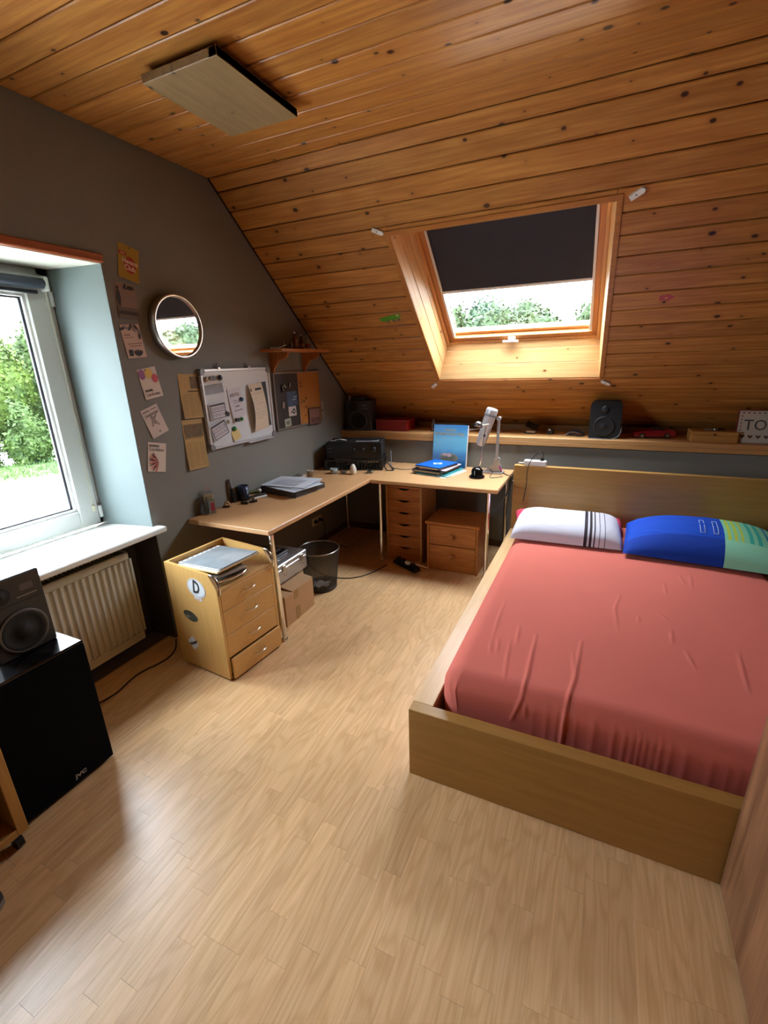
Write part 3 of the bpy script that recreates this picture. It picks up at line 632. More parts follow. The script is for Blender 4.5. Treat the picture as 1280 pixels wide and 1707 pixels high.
f = node_math(nt, 'ADD', sx.outputs[0], 0.5)
Bl, Gr, Tq, Yl, B2 = '#1a48b4', '#83c9a2', '#3fae9c', '#b9c74b', '#2f7fae'
up = ramp(nt, f, [(0, Bl), (0.57, Gr), (0.585, Yl), (0.600, Gr), (0.615, Yl), (0.63, Gr), (0.645, Yl), (0.66, Gr), (0.685, Tq), (0.705, Gr), (0.725, Tq), (0.745, Gr), (0.77, B2), (0.785, Gr), (0.805, B2), (0.82, Gr), (0.85, B2), (0.87, Gr)], 'CONSTANT')
lo = ramp(nt, f, [(0, '#173a98'), (0.57, '#8fd2b0')], 'CONSTANT')
upper = node_math(nt, 'GREATER_THAN', sx.outputs[1], -0.19)
nt.links.new(mixc(nt, upper, lo, up), b.inputs['Base Color']); P2 = m
t = thing('pillow', 'plump blue and mint green striped pillow at the right of the headboard', 'pillow', (2.960, 3.20, 0.463), math.radians(-4))
pillow_mb(0.86, 0.60, 0.178, 2.6, 2.6, 0.55, 9, 0.005).build('pillowcase', P2, t)
st = MB()
def pz(x, y): return 0.178*0.1+0.178*0.9*((1-abs(x/0.43)**2.6)*(1-abs(y/0.30)**2.6))**0.55+0.004
for x0 in (-0.045, 0.020):
    P = [(x0, -0.16), (x0, 0.02), (x0+0.022, 0.02), (x0+0.022, -0.16), (x0, -0.16)]
    pts = []
    for (ax, ay), (bx, by) in zip(P[:-1], P[1:]):
        for k in range(6): q = k/6; pts.append((ax+(bx-ax)*q, ay+(by-ay)*q, pz(ax+(bx-ax)*q, ay+(by-ay)*q)))
    pts.append(pts[0]); st.tube(pts, 0.0016, 4)
st.build('printed_outline', mat('print_pale_blue', '#b8cbe6', 0.8), t)
# power strip on the headboard
t = thing('power_strip', 'white multi-socket power strip lying on the headboard', 'power strip', (1.885, 3.605, 0.84), math.radians(-3))
MB().box(-0.082, 0.082, -0.022, 0.022, 0.0005, 0.042, 0.006).build('housing', WHITE, t)
for i in range(3): MB().cyl((-0.05+i*0.05, 0, 0.041), (-0.05+i*0.05, 0, 0.0425), 0.018, 20).build('socket', mat('socket_grey_white', '#c7c6c2', 0.5), t)
MB().cyl((0.05, 0, 0.043), (0.05, 0, 0.062), 0.014, 14).build('plug', BLACK, t)
MB().tube(spline([(0.05, 0, 0.06), (0.058, -0.004, 0.085), (0.045, -0.01, 0.108), (0.02, -0.015, 0.10), (-0.01, -0.025, 0.07), (-0.035, -0.045, 0.02), (-0.045, -0.052, -0.05), (-0.045, -0.050, -0.12), (-0.05, -0.052, -0.20), (-0.06, -0.058, -0.28)]), 0.003, 6).build('cord', BLACK, t)
MB().tube(spline([(-0.08, 0, 0.02), (-0.10, 0.01, 0.012), (-0.13, 0.035, 0.0), (-0.14, 0.06, -0.10), (-0.14, 0.07, -0.30)]), 0.004, 6).build('cord', WHITE, t)
# ================================================================== desks
def leg(parent, x, y, h, r=0.017, lean=(0, 0)):
    MB().cyl((x+lean[0], y+lean[1], 0.006), (x, y, h), r, 20).cyl((x+lean[0], y+lean[1], 0), (x+lean[0], y+lean[1], 0.012), r+0.004, 20).build('leg', CHROME, parent)
d1 = thing('desk', 'long beech desk against the grey wall with chrome legs', 'desk', (0.004, 1.955, 0))
MB().box(0, 0.634, 0.0, 1.985, 0.690, 0.720, 0.004).build('desktop', BEECH, d1)
for (x, y, lx, ly) in ((0.630, 0.022, 0.028, -0.012), (0.60, 1.92, 0, 0), (0.05, 1.92, 0, 0)): leg(d1, x, y, 0.690, 0.016, (lx, ly))
d2 = thing('desk', 'smaller square-ended beech desk in the corner holding the silver lamp', 'desk', (0.646, 3.245, 0))
MB().box(0.0, 1.035, 0.0, 0.698, 0.690, 0.720, 0.004).build('desktop', BEECH_X, d2)
for (x, y, lx) in ((0.075, -0.045+0.07, 0.03), (0.965, 0.025, -0.02), (0.05, 0.65, 0), (0.985, 0.65, 0)): leg(d2, x, y, 0.690, 0.015, (lx, -0.11 if y < 0.1 else 0) if False else (0, 0))
# ================================================================== drawer unit with stickers
rc = thing('drawer_unit', 'beech drawer unit with chrome handles and stickers on its side', 'drawer unit', (0.450, 1.741, 0), math.radians(85.0))
side = [(0.198, 0.012), (0.198, 0.634), (-0.148, 0.624), (-0.198, 0.545), (-0.198, 0.012)]
for s in (-1, 1):
    xa = s*0.2025; MB().prism(side, min(xa, xa-s*0.016), max(xa, xa-s*0.016), 'X').build('side_panel', CAB, rc)
MB().box(-0.186, 0.186, 0.182, 0.198, 0.012, 0.634, 0.001).build('back_panel', CAB, rc)
MB().box(-0.186, 0.186, -0.197, 0.182, 0.528, 0.544, 0.001).build('top_panel', CAB_Y, rc)
MB().box(-0.186, 0.186, -0.15, 0.182, 0.012, 0.028).build('bottom_panel', CAB, rc)
for i, (z0, z1, out) in enumerate(((0.4155, 0.526, 0), (0.2725, 0.4125, 0), (0.139, 0.2695, 0), (0.014, 0.136, 0.022))):
    o = MB().box(-0.185, 0.185, -0.1985-out, -0.182-out, z0, z1, 0.0015).box(-0.17, 0.17, -0.182-out, 0.16, z0+0.015, z0+0.075).build('drawer', CAB_Y, rc)
    zc = (z0+z1)/2+0.012; y = -0.1985-out
    MB().tube(spline([(-0.038, y+0.002, zc), (-0.036, y-0.018, zc), (-0.015, y-0.027, zc), (0.015, y-0.027, zc), (0.036, y-0.018, zc), (0.038, y+0.002, zc)], 5), 0.0042, 8).build('handle', CHROME, o)
for s in (-1, 1):
    x = s*0.1945
    MB().tube(spline([(x, -0.140, 0.618), (x, -0.165, 0.622), (x, -0.198, 0.600), (x, -0.212, 0.565), (x, -0.210, 0.528), (x, -0.197, 0.520)], 6), 0.0055, 10).build('grip_bow', CHROME, rc)
for x in (-0.17, 0.17):
    for y in (-0.16, 0.16): MB().cyl((x, y, 0), (x, y, 0.013), 0.018, 12).build('foot', BLACK, rc)
def sticker(name, y, z, roll, label):
    o = bpy.data.objects.new(name, None); COL.objects.link(o); o.parent = rc; o.location = (-0.2032, y, z); o.rotation_euler = (0, roll, -PI/2); o['label'] = label; return o
def ellipse(a, b, n=40): return [(a*math.cos(2*PI*i/n), b*math.sin(2*PI*i/n)) for i in range(n)]
SWHITE = mat('sticker_white', '#d3d8dc', 0.5)
s = sticker('sticker', -0.040, 0.527, math.radians(8), 'white oval country sticker with a black letter D')
MB().prism(ellipse(0.070, 0.054), -0.0006, 0.0, 'Y').build('sticker_film', SWHITE, s)
rg = MB()
E1, E2 = ellipse(0.0655, 0.0495), ellipse(0.0635, 0.0475)
for i in range(40): j = (i+1) % 40; rg.add([(E1[i][0], -0.0008, E1[i][1]), (E1[j][0], -0.0008, E1[j][1]), (E2[j][0], -0.0008, E2[j][1]), (E2[i][0], -0.0008, E2[i][1])], [(0, 1, 2, 3)])
rg.build('printed_ring', INK, s)
text_mb('D', 0.104, 0.0004, sx=0.70, bold=0.0028).build('letter', INK, s, loc=(0, -0.0010, 0.002))
MB().box(-0.028, 0.030, -0.0005, 0, -0.066, -0.052).build('tab', SWHITE, s, loc=(0.012, -0.0007, 0)); MB().box(-0.018, 0.018, -0.0007, -0.0004, -0.061, -0.057).build('printed_line', mat('print_orange', '#b56a3a', 0.6), s, loc=(0.012, -0.001, 0))
s = sticker('sticker', 0.048, 0.340, math.radians(10), 'dark oval photo sticker')
m, nt, b = newmat('sticker_photo'); tc = nt.nodes.new('ShaderNodeTexCoord'); n = nt.nodes.new('ShaderNodeTexNoise'); n.inputs['Scale'].default_value = 40; n.inputs['Detail'].default_value = 4
vm = nt.nodes.new('ShaderNodeVectorMath'); vm.operation = 'MULTIPLY'; vm.inputs[1].default_value = (0.4, 1, 1.6); nt.links.new(tc.outputs['Object'], vm.inputs[0]); nt.links.new(vm.outputs[0], n.inputs['Vector'])
nt.links.new(ramp(nt, n.outputs['Fac'], [(0.3, '#16160f'), (0.5, '#3f3f33'), (0.7, '#83847a')]), b.inputs['Base Color']); b.inputs['Roughness'].default_value = 0.35
MB().prism(ellipse(0.056, 0.030), -0.0006, 0.0, 'Y').build('sticker_film', m, s)
s = sticker('sticker', 0.066, 0.165, 0, 'small white diamond sticker with black script')
MB().prism([(-0.046, 0), (0, -0.046), (0.046, 0), (0, 0.046)], -0.0006, 0, 'Y').build('sticker_film', SWHITE, s)
o = text_mb('Vintage', 0.024, 0.0003, shear=0.25, bold=0.0012).build('lettering', INK, s, loc=(0, -0.0009, 0)); o.rotation_euler = (0, math.radians(-32), 0)
# things piled on the drawer unit
def onrc(x, y, z):   # drawer unit coordinates to room coordinates
    a = math.radians(85.0); return (0.450+x*math.cos(a)-y*math.sin(a), 1.741+x*math.sin(a)+y*math.cos(a), z)
t = thing('cd_player', 'flat silver and black portable player lying on the drawer unit', 'player', onrc(-0.07, -0.02, 0.5455), math.radians(85))
MB().box(-0.10, 0.12, -0.13, 0.13, 0, 0.030, 0.008).build('base', BLACK, t)
MB().prism([(-0.10, -0.12), (0.10, -0.15), (0.125, -0.05), (0.125, 0.12), (-0.10, 0.12)], 0.030, 0.044, 'Z').build('lid', SILVER, t)
MB().tube(spline([(-0.10, -0.135, 0.022), (0.0, -0.165, 0.022), (0.10, -0.155, 0.022), (0.135, -0.08, 0.022)]), 0.007, 8).build('rim', CHROME, t)
MB().box(-0.112, -0.10, -0.158, -0.11, 0.006, 0.040, 0.004).build('clip', WHITE, t)
t = thing('folder', 'tan cardboard folder under the clear sleeve on the drawer unit', 'folder', onrc(-0.025, -0.005, 0.605), math.radians(85), rx=math.radians(-4))
MB().box(-0.135, 0.165, -0.165, 0.175, 0, 0.007, 0.002).build('cover', mat('folder_tan', '#c9a467', 0.7), t); MB().box(-0.13, 0.16, -0.16, 0.17, 0.0072, 0.010, 0).build('inner_sheet', PAPER, t)
t = thing('plastic_sleeve', 'glossy grey plastic sleeve with punched edge on top of the drawer unit', 'sleeve', onrc(-0.015, -0.008, 0.6195), math.radians(85), rx=math.radians(-4))
SLV = mat('sleeve_grey_gloss', '#8f979c', 0.14, spec=0.8, noise=0.25, nscale=14, bump=0.5, bscale=22)
MB().box(-0.125, 0.150, -0.155, 0.150, 0, 0.003, 0.001).build('sleeve', SLV, t)
e = MB(); e.box(0.150 if False else -0.125, 0.150, 0.150, 0.178, 0, 0.0025)
e.build('punched_edge', mat('sleeve_edge', '#cfd3d2', 0.3), t)
[MB().cyl((-0.105+i*0.033, 0.164, 0.0025), (-0.105+i*0.033, 0.164, 0.0031), 0.0045, 10).build('punch_hole', BLACKM, t) for i in range(8)]
# ================================================================== under the long desk
t = thing('cardboard_box', 'brown taped cardboard box with raised flap under the long desk', 'box', (0.440, 2.247, 0), 0)
MB().box(-0.154, 0.154, -0.162, 0.162, 0, 0.215, 0.003).build('carton', CARD, t)
MB().box(0.1542, 0.1552, -0.055, -0.010, 0.002, 0.095).build('tape', TAPE, t); MB().box(0.1542, 0.1552, -0.062, -0.016, 0.155, 0.214).build('tape', TAPE, t)
MB().box(-0.17, 0.0, -0.075, 0.160, 0, 0.004).build('flap', CARD, t, loc=(0.152, 0, 0.2155), rot=(math.radians(0), math.radians(8), 0))
t = thing('metal_case', 'silver aluminium case on the cardboard box under the desk', 'case', (0.375, 2.325, 0.247), 0)
MB().box(-0.125, 0.125, -0.165, 0.165, 0, 0.100, 0.005).build('lower_shell', ALU, t); MB().box(-0.127, 0.127, -0.167, 0.167, 0.1005, 0.135, 0.006).build('lid', ALU, t)
for y in (-0.10, 0.10):
    MB().box(0.127, 0.133, y-0.016, y+0.016, 0.078, 0.122, 0.002).build('latch', STEEL, t)
    MB().tube([(0.134, y-0.010, 0.078), (0.136, y-0.010, 0.050), (0.136, y+0.010, 0.050), (0.134, y+0.010, 0.078)], 0.002, 6).build('latch_loop', CHROME, t)
t = thing('black_folder', 'black folder leaning on the silver case under the desk', 'folder', (0.300, 2.26, 0.384), 0)
MB().box(-0.13, 0.13, -0.16, 0.12, 0, 0.030, 0.004).build('cover', BLACK, t); MB().box(0.128, 0.1312, -0.15, 0.11, 0.004, 0.008).build('edge_strip', ALU, t)
t = thing('slim_laptop', 'closed grey laptop on the black folder under the desk', 'laptop', (0.285, 2.235, 0.4145), math.radians(4))
MB().box(-0.12, 0.12, -0.15, 0.10, 0, 0.012, 0.004).build('base', BLACK, t); MB().box(-0.12, 0.12, -0.15, 0.10, 0.0125, 0.020, 0.003).build('lid', mat('laptop_brown_grey', '#4a3f39', 0.35), t)
# wastebasket
t = thing('wastebasket', 'round dark wire-mesh wastebasket under the long desk', 'wastebasket', (0.492, 2.665, 0))
MB().lathe([(0.114, 0.012), (0.150, 0.318)], 48, caps=False).build('mesh_wall', MESHM, t)
MB().lathe([(0.0, 0.004), (0.114, 0.004), (0.116, 0.006), (0.118, 0.028), (0.115, 0.030), (0.112, 0.010), (0.0, 0.008)], 48, caps=False).build('base', mat('bin_base_dark', '#3d3b3a', 0.45, 0.5), t)
ring = [(0.150*math.cos(2*PI*i/48), 0.150*math.sin(2*PI*i/48), 0.320) for i in range(49)]
MB().tube(ring, 0.0048, 8).build('rim', STEEL, t)
wires = MB()
for i in range(60):
    a0 = 2*PI*i/60
    for sg in (-1, 1): wires.tube([((0.1145+0.0355*k/6)*math.cos(a0+sg*0.09*k), (0.1145+0.0355*k/6)*math.sin(a0+sg*0.09*k), 0.012+0.306*k/6) for k in range(7)], 0.0006, 3)
o = wires.build('wire_lattice', mat('bin_wire', '#5c5957', 0.4, 0.7), t); o['kind'] = 'stuff'
t = thing('crumpled_paper', 'white paper scrap lying in the bottom of the wastebasket', 'paper', (0.500, 2.650, 0.014), 0.5)
mbp = MB(); rg = random.Random(4); gv = [[(-0.06+0.02*i, -0.05+0.02*j, 0.016+rg.uniform(-.008, .012)) for j in range(6)] for i in range(7)]
for i in range(6):
    for j in range(5): mbp.add([gv[i][j], gv[i+1][j], gv[i+1][j+1], gv[i][j+1]], [(0, 1, 2, 3)])
mbp.build('sheet', PAPER, t)
# wall socket
t = thing('wall_socket', 'white double wall socket with a black plug below the long desk', 'socket', (0.0, 3.385, 0.245), PI/2)
MB().box(-0.080, 0.080, -0.010, 0, -0.040, 0.040, 0.004).build('cover', mat('socket_ivory', '#b8aa98', 0.5), t)
for x in (-0.037, 0.037): MB().lathe([(0.022, 0), (0.022, 0.003), (0.019, 0.003), (0.018, -0.004)], 20, Matrix.Translation((x, -0.010, 0)) @ Matrix.Rotation(PI/2, 4, 'X')).build('outlet', mat('socket_inner', '#8f8474', 0.5), t)
MB().cyl((0.037, -0.012, 0), (0.037, -0.045, 0), 0.018, 16, 0.012).build('plug', BLACK, t)
MB().cyl((-0.037, -0.012, 0), (-0.037, -0.040, 0), 0.017, 16, 0.012).build('plug', BLACK, t)
MB().tube(spline([(0.037, -0.04, 0), (0.04, -0.06, -0.03), (0.05, -0.05, -0.13), (0.06, -0.05, -0.235), (0.09, -0.12, -0.240), (0.02, -0.30, -0.2405)]), 0.0035, 6).build('cord', BLACK, t)
# ================================================================== furniture under the corner desk
t = thing('drawer_tower', 'narrow pine tower of six drawers under the corner desk', 'drawer tower', (0.898, 3.345, 0))
MB().box(-0.160, -0.146, 0.0, 0.36, 0, 0.655, 0.001).build('side_panel', BEECH_E, t); MB().box(0.146, 0.160, 0.0, 0.36, 0, 0.655, 0.001).build('side_panel', BEECH_E, t)
MB().box(-0.146, 0.146, 0.345, 0.36, 0.02, 0.655).build('back_panel', PINE_D, t); MB().box(-0.146, 0.146, 0.004, 0.345, 0.640, 0.655).build('top_panel', PINE_D, t)
MB().box(-0.146, 0.146, 0.012, 0.345, 0.006, 0.016).build('plinth', PINE_D, t)
zs = [0.018, 0.120, 0.224, 0.328, 0.432, 0.536, 0.638]
for z0, z1 in zip(zs[:-1], zs[1:]):
    q = [(-0.1445, z0+0.001), (0.1445, z0+0.001), (0.1445, z1-0.002), (0.055, z1-0.002)]+[(0.05-0.10*k/10, z1-0.002-0.016*math.sin(PI*k/10)**0.7) for k in range(1, 10)]+[(-0.055, z1-0.002), (-0.1445, z1-0.002)]
    o = MB().prism(q, 0.006, 0.020, 'Y').build('drawer', PINE_D, t)
    MB().box(-0.136, 0.136, 0.060, 0.33, z0+0.004, z0+0.05).build('tray', BLACKM, o)
t = thing('bedside_chest', 'low pine chest of two drawers with round knobs under the corner desk', 'chest', (1.340, 3.265, 0))
MB().box(-0.222, 0.222, -0.012, 0.355, 0.392, 0.415, 0.006).build('top', PINE_D, t)
for x in (-0.208, 0.190): MB().box(x, x+0.018, 0.0, 0.345, 0, 0.392, 0.001).build('side_panel', PINE_D, t)
MB().box(-0.190, 0.190, 0.33, 0.345, 0, 0.392).build('back_panel', PINE_D, t); MB().box(-0.190, 0.190, 0.012, 0.030, 0, 0.062, 0.001).build('plinth', PINE_D, t)
for z0, z1 in ((0.066, 0.218), (0.224, 0.386)):
    o = MB().box(-0.188, 0.188, 0.002, 0.020, z0, z1, 0.002).build('drawer', PINE_D, t)
    MB().lathe([(0.010, 0), (0.009, 0.010), (0.020, 0.018), (0.021, 0.024), (0.014, 0.030), (0.0, 0.031)], 20, Matrix.Translation((0.0, 0.002, (z0+z1)/2)) @ Matrix.Rotation(PI/2, 4, 'X'), caps=False).build('knob', PINE_D, o)
t = thing('floor_power_strip', 'black power strip with a white plug on the floor under the corner desk', 'power strip', (0.985, 3.215, 0), math.radians(-28))
MB().box(-0.16, 0.12, -0.035, 0.035, 0, 0.035, 0.006).build('housing', BLACK, t); MB().ball((0.0, -0.005, 0.048), (0.030, 0.020, 0.016), 14, 8).build('plug', WHITE, t)
for i, x in enumerate((-0.12, -0.07, 0.06)): MB().box(x-0.018, x+0.018, -0.02, 0.02, 0.035, 0.060, 0.006).build('plug', BLACK, t)
MB().tube(spline([(0.03, -0.005, 0.05), (0.08, 0.02, 0.056), (0.12, 0.03, 0.055), (0.16, 0.08, 0.03)]), 0.0035, 6).build('cord', WHITE, t)
for lb, pts in (('black cable curling on the floor beside the wastebasket', [(0.05, 3.12, 0.01), (0.20, 2.95, 0.004), (0.42, 2.84, 0.004), (0.62, 2.86, 0.004), (0.74, 3.0, 0.004), (0.80, 3.2, 0.004)]),
        ('black cable running along the floor below the radiator', [(0.02, 1.70, 0.005), (0.10, 1.62, 0.004), (0.135, 1.52, 0.004), (0.10, 1.36, 0.004), (0.13, 1.20, 0.004), (0.10, 1.05, 0.004)])):
    tag(MB().tube(spline(pts, 10), 0.0045, 6).build('floor_cable', BLACK), lb, 'cable')
tag(MB().tube(spline([(1.60, 3.80, 0.7245), (1.66, 3.72, 0.7245), (1.690, 3.70, 0.715), (1.694, 3.68, 0.60), (1.68, 3.66, 0.45), (1.70, 3.62, 0.30), (1.712, 3.60, 0.05)], 8), 0.003, 6).build('lamp_cable', BLACK), 'thin black cable hanging off the right end of the corner desk', 'cable')
tag(MB().tube(spline([(1.52, 3.90, 0.33), (1.57, 3.88, 0.40), (1.64, 3.84, 0.52), (1.70, 3.80, 0.66)], 8), 0.007, 8).build('grey_cable', GREYP), 'thicker grey cable slanting down behind the corner desk', 'cable')
# ================================================================== on the long desk
def onbox(nm, lb, cat, x, y, rz=0.0, z=0.7202, group=None): return thing(nm, lb, cat, (x, y, z), rz, group)
t = onbox('clear_gift_box', 'clear plastic pack with a pink card at the near end of the desk', 'box', 0.048, 2.100, math.radians(62))
MB().box(-0.034, 0.034, -0.028, 0.028, 0, 0.140).build('sleeve', CLEAR, t)
MB().box(-0.032, -0.002, -0.022, 0.022, 0.002, 0.125, 0.01).build('dark_item', mat('slate_blue', '#384650', 0.5), t)
MB().box(0.0, 0.032, -0.0275, -0.026, 0.004, 0.085).build('card', mat('card_rim', '#b9a48a', 0.6), t); MB().box(0.004, 0.028, -0.0285, -0.0276, 0.022, 0.075).build('card_print', mat('print_pink', '#a93a48', 0.6), t); MB().box(0.004, 0.028, -0.0285, -0.0276, 0.006, 0.018).build('card_text', INKG, t)
MB().box(-0.030, 0.032, -0.020, 0.024, 0.088, 0.128, 0.005).build('pale_item', mat('straw', '#8f8566', 0.6), t)
MB().prism([(-0.034, 0.140), (0.0, 0.175), (0.018, 0.175), (0.034, 0.140)], 0.020, 0.022, 'Y').build('hang_tab', CLEAR, t)
t = onbox('pen_cup', 'dark blue see-through pen cup on the long desk', 'cup', 0.052, 2.425)
MB().lathe([(0.0, 0.0), (0.036, 0.0), (0.040, 0.105), (0.037, 0.105), (0.033, 0.006), (0.0, 0.006)], 24, caps=False).build('cup', DBLUE, t)
MB().box(0.030, 0.042, -0.012, 0.006, 0.045, 0.085, 0.002).build('price_tag', mat('tag_blue_grey', '#8d9cb0', 0.6), t)
t = onbox('marker', 'fat grey marker standing next to the pen cup', 'marker', 0.030, 2.352, 0.0); t.rotation_euler = (math.radians(4), math.radians(-5), 0)
MB().cyl((0, 0, 0), (0, 0, 0.105), 0.013, 16).build('barrel', BLACK, t); MB().cyl((0, 0, 0.105), (0, 0, 0.170), 0.0135, 16, 0.010).build('cap', GREYP, t)
t = onbox('tape_dispenser', 'small wooden tape dispenser near the wall on the long desk', 'dispenser', 0.060, 2.245, 0.4)
MB().lathe([(0.012, -0.010), (0.020, -0.010), (0.020, 0.010), (0.012, 0.010), (0.012, -0.010)], 18, Matrix.Translation((0, 0, 0.020)) @ Matrix.Rotation(PI/2, 4, 'X'), caps=False).build('roll', mat('tape_tan', '#b58a55', 0.5), t); MB().box(-0.030, 0.020, -0.012, 0.012, 0, 0.010, 0.002).build('base', BLACK, t)
for i, (x, y, r, lb) in enumerate(((0.118, 2.350, 0.3, 'bunch of black keys in front of the pen cup'), (0.152, 2.395, 1.2, 'black bulldog clip in front of the pen cup'))):
    t = onbox('key_bunch' if i == 0 else 'bulldog_clip', lb, 'keys' if i == 0 else 'clip', x, y, r)
    MB().box(-0.025, 0.020, -0.010, 0.010, 0, 0.014, 0.004).box(-0.005, 0.030, -0.018, -0.004, 0, 0.018, 0.003).build('body', BLACK, t); MB().lathe([(0.012, 0.002), (0.013, 0.003), (0.012, 0.004), (0.011, 0.003), (0.012, 0.002)], 16, Matrix.Translation((0.028, 0.006, 0)), caps=False).build('ring', STEEL, t)
t = onbox('stapler', 'white stapler lying below the green one on the desk', 'stapler', 0.130, 2.500, math.radians(70))
MB().box(-0.055, 0.055, -0.018, 0.018, 0, 0.018, 0.005).build('base', mat('stapler_white', '#c8c8c4', 0.4), t); MB().box(-0.045, 0.050, -0.012, 0.012, 0.019, 0.030, 0.004).build('arm', BLACK, t)
t = onbox('stapler', 'green stapler with pale end resting beside the pen cup', 'stapler', 0.072, 2.505, math.radians(62), 0.7202)
MB().box(-0.060, 0.050, -0.015, 0.015, 0, 0.012, 0.003).build('base', BLACK, t); MB().box(-0.060, 0.040, -0.015, 0.015, 0.030, 0.052, 0.008).build('arm', mat('olive_green', '#4d5a2c', 0.5), t); MB().ball((0.046, 0, 0.042), (0.016, 0.014, 0.013), 12, 8).build('end_cap', WHITE, t); MB().box(-0.060, -0.045, -0.012, 0.012, 0.012, 0.032).build('hinge', BLACK, t)
t = onbox('letter_tray', 'dark brown letter tray on the long desk under loose papers', 'tray', 0.235, 2.765, math.radians(-7))
TB = mat('tray_dark', '#2f2521', 0.45)
MB().box(-0.175, 0.175, -0.165, 0.165, 0, 0.005, 0.002).build('base', TB, t)
for (a, b, c, d) in ((-0.175, 0.175, -0.165, -0.160), (-0.175, 0.175, 0.160, 0.165), (0.170, 0.175, -0.16, 0.16), (-0.175, -0.170, -0.16, 0.16)): MB().box(a, b, c, d, 0.005, 0.042, 0.002).build('wall', TB, t)
rg = random.Random(11); z = 0.7262
for i in range(7):
    lb = ('bottom sheet of the paper pile in the letter tray', 'cream sheet low in the paper pile of the letter tray', 'third sheet up in the letter tray pile', 'middle sheet sticking out of the letter tray pile', 'sheet with a blue-grey print in the letter tray pile', 'second sheet from the top of the letter tray pile', 'topmost white letter with printed lines in the letter tray')[i]
    zz = z+(0.004+0.0125*i if i < 3 else 0.0372+0.004*(i-2)); t = thing('paper_sheet', lb, 'paper', (0.235+rg.uniform(-.02, .025), 2.765+rg.uniform(-.03, .02), zz), math.radians(-7+rg.uniform(-16, 14) if i > 2 else -7), 'papers in the letter tray')
    w, d = (0.155, 0.148) if i < 3 else (0.185-0.012*(i % 2), 0.150)
    g = MB(); n = 8; vv = [[(-w+2*w*a/n, -d+2*d*b/n, 0.0015*math.sin(2.2*a/n+1)*math.sin(2.0*b/n+1.3)*(0 if i < 3 else 1)) for b in range(n+1)] for a in range(n+1)]
    for a in range(n):
        for b in range(n): g.add([vv[a][b], vv[a+1][b], vv[a+1][b+1], vv[a][b+1]], [(0, 1, 2, 3)], smooth=True)
    g.build('sheet', mat('paper_cream', '#c6b58e', 0.8) if i == 1 else mat('paper_bluish', '#c9cdd6', 0.7), t)
    if i >= 4:
        l = MB(); [l.quad((-0.12, -0.10+0.03*k, 0.0055), (0.10, -0.10+0.03*k, 0.0055), (0.10, -0.093+0.03*k, 0.0055), (-0.12, -0.093+0.03*k, 0.0055)) for k in range(6 if i == 6 else 3)]; l.build('printed_lines', mat('print_faint', '#9aa0ad', 0.8), t)
t = onbox('tape_roll', 'flat pink and white tape roll near the silver pot', 'tape', 0.070, 3.085)
MB().lathe([(0.025, 0), (0.055, 0), (0.055, 0.014), (0.025, 0.014), (0.025, 0)], 28, caps=False).build('roll', mat('dusty_pink', '#b08079', 0.6), t)
MB().lathe([(0.022, 0.0145), (0.052, 0.0145), (0.052, 0.026), (0.022, 0.026), (0.022, 0.0145)], 28, caps=False).build('upper_roll', mat('pale_tape', '#bfb3aa', 0.5), t); MB().box(-0.03, 0.02, -0.02, 0.02, 0.027, 0.038, 0.005).build('foil', STEEL, t)
t = onbox('metal_pot', 'small silver pot with a flared rim against the wall', 'pot', 0.114, 3.180)
MB().lathe([(0.0, 0), (0.022, 0), (0.026, 0.048), (0.032, 0.052), (0.032, 0.056), (0.024, 0.054), (0.020, 0.004), (0, 0.004)], 24, caps=False).build('pot', mat('pot_silver', '#b8b4ac', 0.35, 0.6), t)
# crate, amplifier
CA = math.radians(17)
def oncr(x, y): return (0.312+x*math.cos(CA)-y*math.sin(CA), 3.640+x*math.sin(CA)+y*math.cos(CA))
t = onbox('plastic_crate', 'black lattice plastic crate under the amplifier', 'crate', 0.312, 3.640, CA)
MB().box(-0.245, 0.245, -0.135, 0.135, 0.0, 0.006).build('floor_panel', BLACK, t)
for (nm, L, M) in (('lattice_side', 0.26, Matrix.Translation((0, -0.145, 0))), ('lattice_side', 0.26, Matrix.Translation((0, 0.145, 0)) @ Matrix.Rotation(PI, 4, 'Z')), ('lattice_end', 0.145, Matrix.Translation((-0.26, 0, 0)) @ Matrix.Rotation(-PI/2, 4, 'Z')), ('lattice_end', 0.145, Matrix.Translation((0.26, 0, 0)) @ Matrix.Rotation(PI/2, 4, 'Z'))):
    g = MB(); g.box(-L, L, 0, 0.012, 0.080, 0.095, 0.002); g.box(-L, L, 0.003, 0.010, 0, 0.012); k = int(2*L/0.026)
    for i in range(k+1): x = -L+2*L*i/k; g.box(x-0.003, x+0.003, 0.003, 0.009, 0.012, 0.080)
    for zz in (0.029, 0.046, 0.063): g.box(-L, L, 0.003, 0.009, zz-0.002, zz+0.002)
    if L > 0.2: g.box(-0.05, 0.05, -0.004, 0.010, 0.050, 0.090, 0.003)
    for x in (-L+0.01, L-0.01): g.box(x-0.012, x+0.012, -0.002, 0.012, 0, 0.090, 0.003)
    g.build(nm, mat('crate_black', '#1a1a1b', 0.4), t, M=M)
t = thing('amplifier', 'black hi-fi amplifier with round knobs standing on the crate', 'amplifier', (oncr(0.01, 0)[0], oncr(0.01, 0)[1], 0.8155), CA)
MB().box(-0.245, 0.245, -0.132, 0.135, 0.010, 0.152, 0.004).build('case', BLACKM, t); MB().box(-0.247, 0.247, -0.142, -0.132, 0.012, 0.150, 0.003).build('front_panel', mat('amp_front', '#101012', 0.25), t)
for x in (-0.2, 0.2):
    for y in (-0.10, 0.10): MB().cyl((x, y, 0), (x, y, 0.011), 0.016, 14).build('foot', BLACK, t)
